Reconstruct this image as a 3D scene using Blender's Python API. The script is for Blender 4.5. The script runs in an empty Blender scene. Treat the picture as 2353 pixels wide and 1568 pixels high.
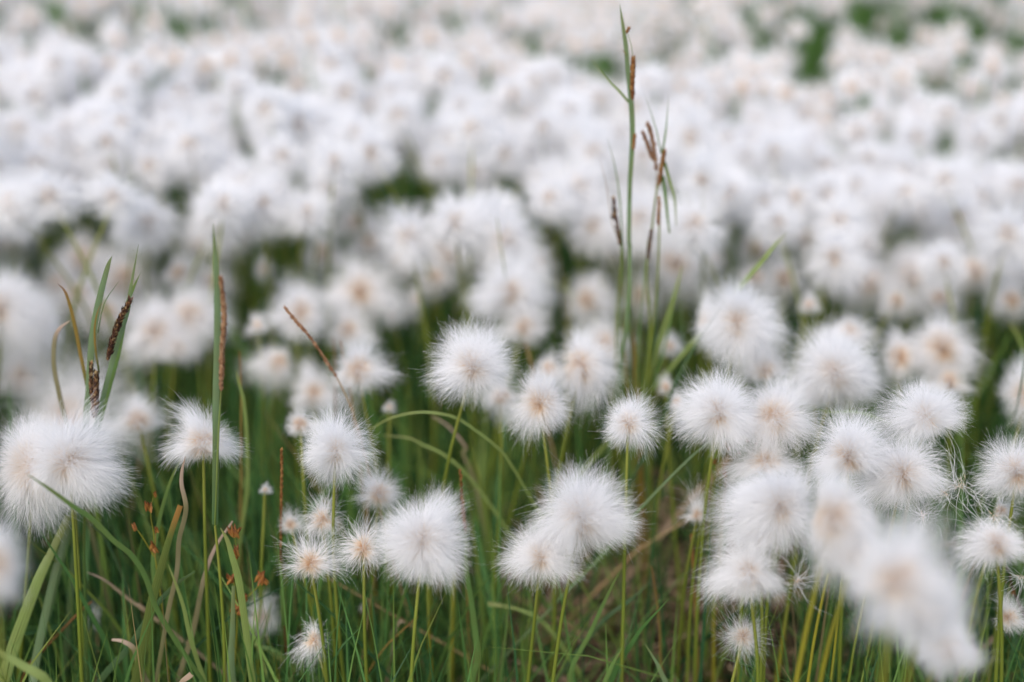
import bpy, math, random
import numpy as np
from mathutils import Vector

rng = np.random.default_rng(11)
random.seed(11)
scene = bpy.context.scene
C = bpy.context.collection

# ------------------------------------------------------------------ camera
TH = math.radians(24.5)
CAM = np.array([0.0, 0.0, 0.56])
FW = np.array([0, math.cos(TH), -math.sin(TH)])
UP = np.array([0, math.sin(TH), math.cos(TH)])
RT = np.array([1.0, 0, 0])
K = 36.0 / 50.0 / 2353.0            # metres per photo unit at one metre
FOCUS = 0.635

cam = bpy.data.cameras.new('camera')
cam.lens = 50
cam.sensor_width = 36
cam.clip_start = 0.01
cam.clip_end = 500
cam.dof.use_dof = True
cam.dof.focus_distance = FOCUS
cam.dof.aperture_fstop = 3.1
camo = bpy.data.objects.new('camera', cam)
C.objects.link(camo)
camo.location = CAM
camo.rotation_euler = (math.pi / 2 - TH, 0, 0)
scene.camera = camo


def ray(px, py):
    return FW + (px - 1176.5) * K * RT - (py - 784) * K * UP


def at_y(px, py, Y):
    d = ray(px, py)
    return CAM + d * (Y / d[1])


def at_z(px, py, z):
    d = ray(px, py)
    return CAM + d * ((z - CAM[2]) / d[2])


def at_d(px, py, t):
    return CAM + ray(px, py) * t


def proj(p):
    q = np.asarray(p) - CAM
    t = q @ FW
    return (1176.5 + (q @ RT) / t / K, 784 - (q @ UP) / t / K, t)


def Z(n, x, y):
    """point measured in the n-th enlargement of the photograph"""
    ox = (0, 830, 1660)[(n - 1) % 3]
    oy = (0, 550, 1106)[(n - 1) // 3]
    s = 900 / 2352
    return ((x * s + ox) * 2353 / 2560, (y * s + oy) * 2353 / 2560)


def ground_z(x, y):
    return 0.006 * np.sin(x * 9 + 1.3) * np.sin(y * 7 + .4) + 0.004 * np.sin(x * 23 + y * 17)


# ------------------------------------------------------------------ mesh helpers
def mesh_np(name, V, F, attrs=None, mat=None, smooth=False):
    V = np.ascontiguousarray(V, dtype=np.float32).reshape(-1, 3)
    F = np.ascontiguousarray(F, dtype=np.int32)
    n = F.shape[1]
    me = bpy.data.meshes.new(name)
    me.vertices.add(len(V))
    me.vertices.foreach_set('co', V.ravel())
    me.loops.add(F.size)
    me.loops.foreach_set('vertex_index', F.ravel())
    me.polygons.add(len(F))
    me.polygons.foreach_set('loop_start', np.arange(0, F.size, n, dtype=np.int32))
    if smooth:
        me.polygons.foreach_set('use_smooth', np.ones(len(F), dtype=bool))
    for k, a in (attrs or {}).items():
        at = me.attributes.new(k, 'FLOAT', 'POINT')
        at.data.foreach_set('value', np.ascontiguousarray(a, dtype=np.float32).ravel())
    me.update(calc_edges=True)
    me.validate()
    if mat:
        me.materials.append(mat)
    return me


def link(name, me, parent=None, loc=(0, 0, 0)):
    o = bpy.data.objects.new(name, me)
    C.objects.link(o)
    o.location = loc
    if parent:
        o.parent = parent
    return o


def tag(o, label, cat, group=None, kind='thing'):
    if label:
        o['label'] = label
    if cat:
        o['category'] = cat
    if group:
        o['group'] = group
    o['kind'] = kind
    return o


def ribbons(P, side, attrs):
    """P (N,K,3) centre lines, side (N,K,3) half-width vectors -> verts, quads"""
    N, Kk, _ = P.shape
    V = np.stack([P - side, P + side], 2).reshape(-1, 3)
    i = np.arange(N)[:, None] * (Kk * 2) + np.arange(Kk - 1)[None] * 2
    F = np.stack([i, i + 1, i + 3, i + 2], -1).reshape(-1, 4)
    at = {k: np.repeat(np.broadcast_to(a, (N, Kk))[..., None], 2, 2).ravel() for k, a in attrs.items()}
    return V, F, at


def unit(a):
    return a / np.maximum(np.linalg.norm(a, axis=-1, keepdims=True), 1e-9)


def catmull(pts, n):
    P = np.asarray(pts, float)
    if len(P) == 2:
        t = np.linspace(0, 1, n)[:, None]
        return P[0] * (1 - t) + P[1] * t
    Q = np.vstack([2 * P[0] - P[1], P, 2 * P[-1] - P[-2]])
    seg = len(P) - 1
    out = []
    for u in np.linspace(0, seg - 1e-6, n):
        i = int(u)
        t = u - i
        a, b, c, d = Q[i], Q[i + 1], Q[i + 2], Q[i + 3]
        out.append(.5 * ((2 * b) + (c - a) * t + (2 * a - 5 * b + 4 * c - d) * t * t + (3 * b - a - 3 * c + d) * t ** 3))
    return np.array(out)


# ------------------------------------------------------------------ materials
def nodes(name):
    m = bpy.data.materials.new(name)
    m.use_nodes = True
    nt = m.node_tree
    nt.nodes.clear()
    out = nt.nodes.new('ShaderNodeOutputMaterial')
    return m, nt, out


def ramp(nt, fac, stops):
    r = nt.nodes.new('ShaderNodeValToRGB')
    e = r.color_ramp.elements
    while len(e) > 1:
        e.remove(e[-1])
    e[0].position = stops[0][0]
    e[0].color = (*stops[0][1], 1)
    for p, c in stops[1:]:
        x = e.new(p)
        x.color = (*c, 1)
    nt.links.new(fac, r.inputs[0])
    return r.outputs[0]


def attr(nt, name):
    a = nt.nodes.new('ShaderNodeAttribute')
    a.attribute_name = name
    return a.outputs['Fac']


def leafy(nt, col, out, trans=.35, rough=.5, spec=.3):
    p = nt.nodes.new('ShaderNodeBsdfPrincipled')
    p.inputs['Roughness'].default_value = rough
    p.inputs['Specular IOR Level'].default_value = spec
    t = nt.nodes.new('ShaderNodeBsdfTranslucent')
    mx = nt.nodes.new('ShaderNodeMixShader')
    mx.inputs[0].default_value = trans
    nt.links.new(col, p.inputs['Base Color'])
    nt.links.new(col, t.inputs[0])
    nt.links.new(p.outputs[0], mx.inputs[1])
    nt.links.new(t.outputs[0], mx.inputs[2])
    nt.links.new(mx.outputs[0], out.inputs[0])


def mixc(nt, fac, a, b, mode='MIX'):
    m = nt.nodes.new('ShaderNodeMix')
    m.data_type = 'RGBA'
    m.blend_type = mode
    if isinstance(fac, float):
        m.inputs[0].default_value = fac
    else:
        nt.links.new(fac, m.inputs[0])
    for s, v in ((6, a), (7, b)):
        if isinstance(v, tuple):
            m.inputs[s].default_value = (*v, 1)
        else:
            nt.links.new(v, m.inputs[s])
    return m.outputs[2]


def noise(nt, scale, detail=3, vec=None):
    n = nt.nodes.new('ShaderNodeTexNoise')
    n.inputs['Scale'].default_value = scale
    n.inputs['Detail'].default_value = detail
    if vec is None:
        g = nt.nodes.new('ShaderNodeNewGeometry')
        vec = g.outputs['Position']
    nt.links.new(vec, n.inputs['Vector'])
    return n.outputs['Fac']


def make_fluff():
    m, nt, out = nodes('cotton_hair')
    col = ramp(nt, attr(nt, 'root'), [(0, (.918, .918, .922)), (.2, (.91, .89, .87)), (.45, (.88, .72, .53)), (1, (.62, .36, .15))])
    d = nt.nodes.new('ShaderNodeBsdfDiffuse')
    t = nt.nodes.new('ShaderNodeBsdfTranslucent')
    mx = nt.nodes.new('ShaderNodeMixShader')
    mx.inputs[0].default_value = .45
    nt.links.new(col, d.inputs[0])
    nt.links.new(col, t.inputs[0])
    nt.links.new(d.outputs[0], mx.inputs[1])
    nt.links.new(t.outputs[0], mx.inputs[2])
    nt.links.new(mx.outputs[0], out.inputs[0])
    return m


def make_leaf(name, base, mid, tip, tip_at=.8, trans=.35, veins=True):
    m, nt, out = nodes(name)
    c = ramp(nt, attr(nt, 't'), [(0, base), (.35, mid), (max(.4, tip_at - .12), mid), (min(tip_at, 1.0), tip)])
    n = noise(nt, 90, 3)
    c = mixc(nt, mapr(nt, n, .35, .7, 0, .55), c, mixc(nt, .5, c, (.17, .16, .04)))
    if veins:
        w = nt.nodes.new('ShaderNodeMath')
        w.operation = 'SINE'
        s = nt.nodes.new('ShaderNodeMath')
        s.operation = 'MULTIPLY'
        s.inputs[1].default_value = 26
        nt.links.new(attr(nt, 'across'), s.inputs[0])
        nt.links.new(s.outputs[0], w.inputs[0])
        c = mixc(nt, mapr(nt, w.outputs[0], -1, 1, 0, .35), c, mixc(nt, .6, c, (.015, .03, .01)))
    leafy(nt, c, out, trans, .42, .35)
    return m


def mapr(nt, v, a, b, c, d):
    r = nt.nodes.new('ShaderNodeMapRange')
    for i, x in enumerate((a, b, c, d)):
        r.inputs[i + 1].default_value = x
    nt.links.new(v, r.inputs[0])
    return r.outputs[0]


def make_tinted(name, stops, trans=.3, by='tint', dark_root=False):
    m, nt, out = nodes(name)
    c = ramp(nt, attr(nt, by), stops)
    n = noise(nt, 60, 3)
    c = mixc(nt, mapr(nt, n, .3, .7, 0, .35), c, mixc(nt, .5, c, (.055, .075, .018)))
    leafy(nt, c, out, trans, .5, .3)
    return m


M = {}
M['fluff'] = make_fluff()
M['stem'] = make_leaf('green_stem', (.17, .20, .025), (.17, .22, .03), (.24, .27, .05), .85, .2, False)
M['stem_yellow'] = make_leaf('yellow_stem', (.34, .26, .02), (.30, .28, .03), (.26, .29, .05), .9, .2, False)
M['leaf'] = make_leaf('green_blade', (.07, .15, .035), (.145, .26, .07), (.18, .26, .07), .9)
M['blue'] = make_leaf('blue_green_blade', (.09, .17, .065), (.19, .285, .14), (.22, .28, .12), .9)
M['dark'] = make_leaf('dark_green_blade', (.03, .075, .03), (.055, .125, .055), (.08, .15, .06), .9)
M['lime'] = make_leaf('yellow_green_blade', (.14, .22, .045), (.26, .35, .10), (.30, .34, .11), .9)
M['orange_tip'] = make_leaf('orange_tipped_blade', (.07, .12, .035), (.12, .17, .04), (.36, .18, .05), .95)
M['rusty'] = make_leaf('rusty_blade', (.10, .15, .04), (.30, .19, .04), (.30, .15, .07), .85)
M['beige'] = make_leaf('dry_beige_blade', (.30, .24, .12), (.42, .31, .21), (.50, .36, .27), .9)
M['beige_low'] = make_leaf('half_dry_blade', (.12, .16, .05), (.30, .26, .14), (.52, .38, .30), .8)
M['straw'] = make_leaf('straw_stalk', (.28, .19, .09), (.36, .24, .12), (.40, .27, .15), .9, .1, False)
M['rust_stalk'] = make_leaf('rust_brown_stalk', (.20, .09, .035), (.24, .10, .04), (.26, .11, .05), .9, .1, False)
M['orange_stalk'] = make_leaf('orange_stalk', (.24, .17, .04), (.30, .18, .05), (.30, .14, .05), .9, .1, False)
M['core'] = make_tinted('seed_scales', [(0, (.05, .03, .025)), (.35, (.18, .09, .04)), (.7, (.38, .21, .08)), (1, (.50, .33, .18))], .15)
M['spike_dark'] = make_tinted('dark_spike_scales', [(0, (.035, .014, .012)), (.55, (.11, .045, .03)), (.8, (.24, .12, .055)), (1, (.42, .30, .15))], .1)
M['spike_salmon'] = make_tinted('salmon_spike_scales', [(0, (.20, .08, .04)), (.5, (.42, .22, .12)), (1, (.55, .34, .20))], .2)
M['spike_rust'] = make_tinted('rust_spike_scales', [(0, (.15, .05, .02)), (.5, (.30, .12, .04)), (1, (.46, .25, .09))], .15)
M['rush'] = make_tinted('rush_flower_scales', [(0, (.12, .035, .015)), (.5, (.27, .10, .025)), (1, (.42, .24, .06))], .2)
M['purple'] = make_tinted('purple_spikelet', [(0, (.09, .03, .035)), (1, (.22, .09, .08))], .15)
M['grass'] = make_tinted('meadow_grass_blades', [(0, (.018, .064, .026)), (.3, (.046, .135, .046)), (.55, (.105, .24, .065)), (.84, (.22, .34, .07)), (.93, (.20, .18, .05)), (1, (.34, .24, .12))], .35)
M['litter'] = make_tinted('dry_litter', [(0, (.08, .05, .03)), (.5, (.22, .14, .08)), (1, (.40, .29, .19))], .1)


def make_ground():
    m, nt, out = nodes('mossy_soil')
    n = noise(nt, 14, 6)
    n2 = noise(nt, 70, 4)
    c = ramp(nt, n, [(.3, (.012, .010, .007)), (.5, (.020, .020, .010)), (.7, (.022, .036, .012))])
    c = mixc(nt, mapr(nt, n2, .45, .7, 0, .6), c, (.045, .03, .02))
    p = nt.nodes.new('ShaderNodeBsdfPrincipled')
    p.inputs['Roughness'].default_value = .95
    p.inputs['Specular IOR Level'].default_value = .1
    nt.links.new(c, p.inputs['Base Color'])
    b = nt.nodes.new('ShaderNodeBump')
    b.inputs['Distance'].default_value = .01
    nt.links.new(n2, b.inputs['Height'])
    nt.links.new(b.outputs[0], p.inputs['Normal'])
    nt.links.new(p.outputs[0], out.inputs[0])
    return m


M['ground'] = make_ground()

# ------------------------------------------------------------------ ground
gx = np.concatenate([[-200, -60, -20, -8, -4], np.linspace(-2.4, 2.4, 97), [4, 8, 20, 60, 200]])
gy = np.concatenate([[-60, -20, -6, -2], np.linspace(-.6, 4.2, 97), [6, 10, 20, 60, 250]])
XX, YY = np.meshgrid(gx, gy)
ZZ = ground_z(XX, YY)
nx_, ny_ = len(gx), len(gy)
ii = (np.arange(ny_ - 1)[:, None] * nx_ + np.arange(nx_ - 1)[None])
GF = np.stack([ii, ii + 1, ii + 1 + nx_, ii + nx_], -1).reshape(-1, 4)
g = link('ground', mesh_np('ground', np.stack([XX, YY, ZZ], -1), GF, None, M['ground'], True))
g['kind'] = 'structure'
g['label'] = 'dark mossy soil under the cotton grass meadow'


# ------------------------------------------------------------------ cotton tufts
def hair(N, ext, hole, width, root_len, kpts=5, clump=.55, droop=.25, curl=.12, hole_dir=None, seed=0, wild=.0, wave=.035, spread=.13, lock=.16):
    """a tuft of N silky hairs radiating from the origin.
    ext = (left, right, up, down, depth) reach in metres; hole = 0..1 how far the hair parts towards hole_dir"""
    r = np.random.default_rng(seed)
    if hole_dir is None:
        hole_dir = np.array([r.normal(0, .15), -.97, -.12 + r.normal(0, .1)])
    hd = hole_dir / np.linalg.norm(hole_dir)
    d = unit(r.normal(size=(int(N * 2.6) + 60, 3)))
    cosang = d @ hd
    lim = math.cos(math.radians(6 + 34 * hole)) if hole > 0 else 2.0
    keep = (cosang < lim) | (r.random(len(d)) < .05)
    d = d[keep][:N]
    N = len(d)
    ng = max(8, N // 7)
    gi = r.integers(0, ng, N)
    gd = d[r.choice(N, ng, replace=False)]
    # assign every hair to one of its closer guides
    for _ in range(5):
        cand = r.integers(0, ng, N)
        better = (gd[cand] * d).sum(1) > (gd[gi] * d).sum(1)
        gi = np.where(better, cand, gi)
    gl2 = d[r.choice(N, 16, replace=False)]
    li = np.argmax(d @ gl2.T, axis=1)
    close = np.clip(((gd[gi] * d).sum(1) - .55) / .45, 0, 1)
    ex = np.where(d[:, 0] < 0, ext[0], ext[1])
    # image-plane axes: x and camera up
    du = d @ UP
    dd = d @ FW
    ez = np.where(du > 0, ext[2], ext[3])
    L0 = 1 / np.sqrt((d[:, 0] / ex) ** 2 + (du / ez) ** 2 + (dd / ext[4]) ** 2)
    f = np.zeros(N)
    flow = np.zeros((N, 3))
    for _ in range(6):
        a = unit(r.normal(size=3))
        f += np.sin((d @ a) * r.uniform(2, 8) + r.uniform(0, 6.28)) * .07
        flow += np.sin((d @ a) * r.uniform(1.5, 5) + r.uniform(0, 6.28))[:, None] * r.normal(size=3) * .09
    flow += r.normal(size=3) * np.array([.13, .08, .05])
    fan = 1 - d @ hd
    flow -= (flow * d).sum(1, keepdims=True) * d
    wv = unit(np.cross(d, r.normal(size=(N, 3))))
    wf, wp = r.uniform(5, 11, N), r.uniform(0, 6.28, N)
    gl = 1 + r.normal(0, .05, ng)[gi]
    L = L0 * (1 + f) * gl * np.where(r.random(N) < .22, r.uniform(.6, .95, N), np.where(r.random(N) < .1, r.uniform(1.05, 1.2, N), r.uniform(.98, 1.08, N)))
    L *= 1 + wild * r.normal(0, .25, N)
    s = np.linspace(0, 1, kpts)
    curlv = r.normal(size=(N, 3))
    curlv -= (curlv * d).sum(1, keepdims=True) * d
    gc = r.normal(size=(ng, 3))[gi] * .7
    gcv = gc - (gc * d).sum(1, keepdims=True) * d
    P = np.zeros((N, kpts, 3))
    R = float(np.mean(ext[:4]))
    ax = unit(np.array([r.normal(0, .7), r.normal(0, .4), 1.0]))
    org = d * R * .05 * r.uniform(.4, 1.2, (N, 1)) + ax * (R * spread * r.uniform(-1, 1, (N, 1))) + r.normal(0, .35 * spread * R, (N, 3))
    dr = droop * r.uniform(.4, 1.3, N) * (1 - .5 * np.abs(d[:, 2]))
    for k, t in enumerate(s):
        cl = (clump * close * t ** 2.6)[:, None]
        dk = unit(d * (1 - cl) + gd[gi] * cl + gl2[li] * (lock * t ** 1.4))
        P[:, k] = org + dk * (L * t)[:, None] + (curlv * curl + gcv * curl * 1.3) * (L * t ** 2)[:, None] * (1 + wild * 2)
        P[:, k] += flow * (L * t ** 1.7)[:, None] + wv * (wave * L * t * np.sin(wf * t + wp))[:, None]
        P[:, k, 2] -= dr * L * t ** 2.2
    # keep the reach after droop and curl on the measured outline
    tip = P[:, -1]
    for axis, lo, hi in ((RT, ext[0], ext[1]), (UP, ext[3], ext[2])):
        c = tip @ axis
        a_, b_ = -np.quantile(c, .035), np.quantile(c, .965)
        cc = P @ axis
        k_ = np.where(cc < 0, np.clip(.97 * lo / max(a_, 1e-5), .6, 1.6), np.clip(.97 * hi / max(b_, 1e-5), .6, 1.6))
        P += ((k_ - 1) * cc)[..., None] * axis
    tang = np.gradient(P, axis=1)
    sd = np.cross(tang, r.normal(size=(N, 1, 3)))
    sd = unit(sd) * (width * .58 * (1 - .74 * s)[None, :, None]) * r.uniform(.7, 1.3, (N, 1, 1))
    rl = root_len * r.uniform(.6, 1.5, (N, 1)) * R
    dist = np.linalg.norm(P - org[:, None], axis=2)
    root = np.clip(1 - dist / rl, 0, 1) * r.uniform(.55, 1, (N, 1))
    return ribbons(P, sd, {'root': root})


def core_mesh(R, seed=0, n=26, dark=.5):
    """small scales and seeds in the middle of a tuft"""
    r = np.random.default_rng(seed)
    V, F, T = [], [], []
    for i in range(n):
        d = unit(r.normal(size=3) + np.array([0, -.4, .1]))
        l = R * r.uniform(.05, .13)
        w = l * r.uniform(.22, .38)
        u = unit(np.cross(d, r.normal(size=3)))
        v = np.cross(d, u)
        o = r.normal(0, .06, 3) * R
        b = len(V)
        V += [o, o + d * l * .45 + u * w, o + d * l * .5 + v * w * .6, o + d * l * .45 - u * w, o + d * l * .5 - v * w * .6, o + d * l]
        F += [(b, b + 1, b + 2), (b, b + 2, b + 3), (b, b + 3, b + 4), (b, b + 4, b + 1),
              (b + 5, b + 2, b + 1), (b + 5, b + 3, b + 2), (b + 5, b + 4, b + 3), (b + 5, b + 1, b + 4)]
        T += [np.clip(r.normal(dark, .28), 0, 1)] * 6
    return mesh_np('seed_core', np.array(V), np.array(F), {'tint': np.array(T)}, M['core'])


def tube(pts, radii, mat, name='stem', sides=7, n=14, wob=0.0):
    P = catmull(pts, n)
    R = np.interp(np.linspace(0, 1, n), np.linspace(0, 1, len(radii)), radii)
    T = unit(np.gradient(P, axis=0))
    A = unit(np.cross(T, np.array([0.13, 1, .07])))
    B = np.cross(T, A)
    an = np.linspace(0, 2 * math.pi, sides, endpoint=False)
    V = P[:, None] + (A[:, None] * np.cos(an)[None, :, None] + B[:, None] * np.sin(an)[None, :, None]) * R[:, None, None]
    i = np.arange(n - 1)[:, None] * sides
    j = np.arange(sides)[None]
    F = np.stack([i + j, i + (j + 1) % sides, i + sides + (j + 1) % sides, i + sides + j], -1).reshape(-1, 4)
    at = {'t': np.repeat(np.linspace(0, 1, n), sides), 'across': np.tile(an / 6.28, n)}
    return mesh_np(name, V.reshape(-1, 3), F, at, mat, True)


FOLK = 'white cotton grass in the meadow'
PLANTS = []          # (object, pixel x, pixel y, pixel width, explicit?)


def plant(rx, ry, l, t, r, b, hole, dep, stem, label, N=None, root=.52, droop=.38, curl=.15, wild=0., clump=.5, mat='stem', dark=.72, sr=.0011, wave=.075):
    """one cotton grass plant: (rx, ry) the tan centre, l t r b the tuft's outline as measured"""
    seed = int(rx * 7 + ry * 13)
    rr = np.random.default_rng(seed)
    if dep is None:
        p = at_z(rx, ry, .25)
        q = proj(p)[2]
    elif dep == 's':
        p = at_z(rx, ry, .25)
        q = FOCUS + (proj(p)[2] - FOCUS) * .38
    else:
        q = dep
    p = at_d(rx, ry, q)
    s = K * q
    if q > .79:
        mx_, my_, g_ = (l + r) / 2, (t + b) / 2, .60
        root = min(root, .40)
        l, r, t, b = mx_ - (r - l) * g_, mx_ + (r - l) * g_, my_ - (b - t) * g_, my_ + (b - t) * g_
    ext = ((rx - l) * s, (r - rx) * s, (ry - t) * s, (b - ry) * s, .42 * ((r - l) * .5 + (b - t) * .5) * s)
    ext = [max(e, .25 * (r - l) * s) for e in ext]
    px = math.sqrt((r - l) * (b - t))
    blur = abs(1 / q - 1 / FOCUS)
    if N is None:
        N = int(np.clip(px * px * .27, 320, 12000) * (1.0 if blur < .22 else max(.4, 1 - 1.3 * (blur - .22))))
        N = max(N, 300)
    width = float(np.clip(.42 * math.pi * (np.mean(ext[:4])) ** 2 * 10.5 / (N * np.mean(ext[:4])), .00009, .0007))
    V, F, at = hair(N, ext, hole, width, root, 7 if blur < .25 else 4, clump, droop, curl, None, seed, wild, wave)
    # stem
    gz = 0.0
    if stem:
        b2 = at_y(stem[0], stem[1], p[1] + rr.uniform(-.004, .012))
        dv = (b2 - p) / max(1e-6, p[2] - b2[2])
    else:
        dv = np.array([rr.normal(0, .09), rr.normal(0.03, .06), -1.0])
    base = p + dv * p[2]
    base[2] = ground_z(base[0], base[1]) - .002
    e = bpy.data.objects.new('cotton_grass_plant', None)
    C.objects.link(e)
    e.location = base
    e.empty_display_size = .01
    tag(e, label, 'cotton grass', FOLK)
    top = p - base
    bow = np.array([rr.normal(0, .009), rr.normal(0, .005), 0])
    link('stem', tube([np.zeros(3), top * .4 + bow, top * .75 + bow * .8, top], [sr * 1.15, sr, sr * .8, sr * .62], M[mat]), e)
    link('cotton_tuft', mesh_np('cotton_tuft', V, F, at, M['fluff']), e, top)
    link('seed_core', core_mesh(float(np.mean(ext[:4])) * (1 if hole > .2 else .8), seed, 24, dark), e, top)
    PLANTS.append((e, (l + r) / 2, (t + b) / 2, r - l, True, p, hole))
    return e


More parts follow.
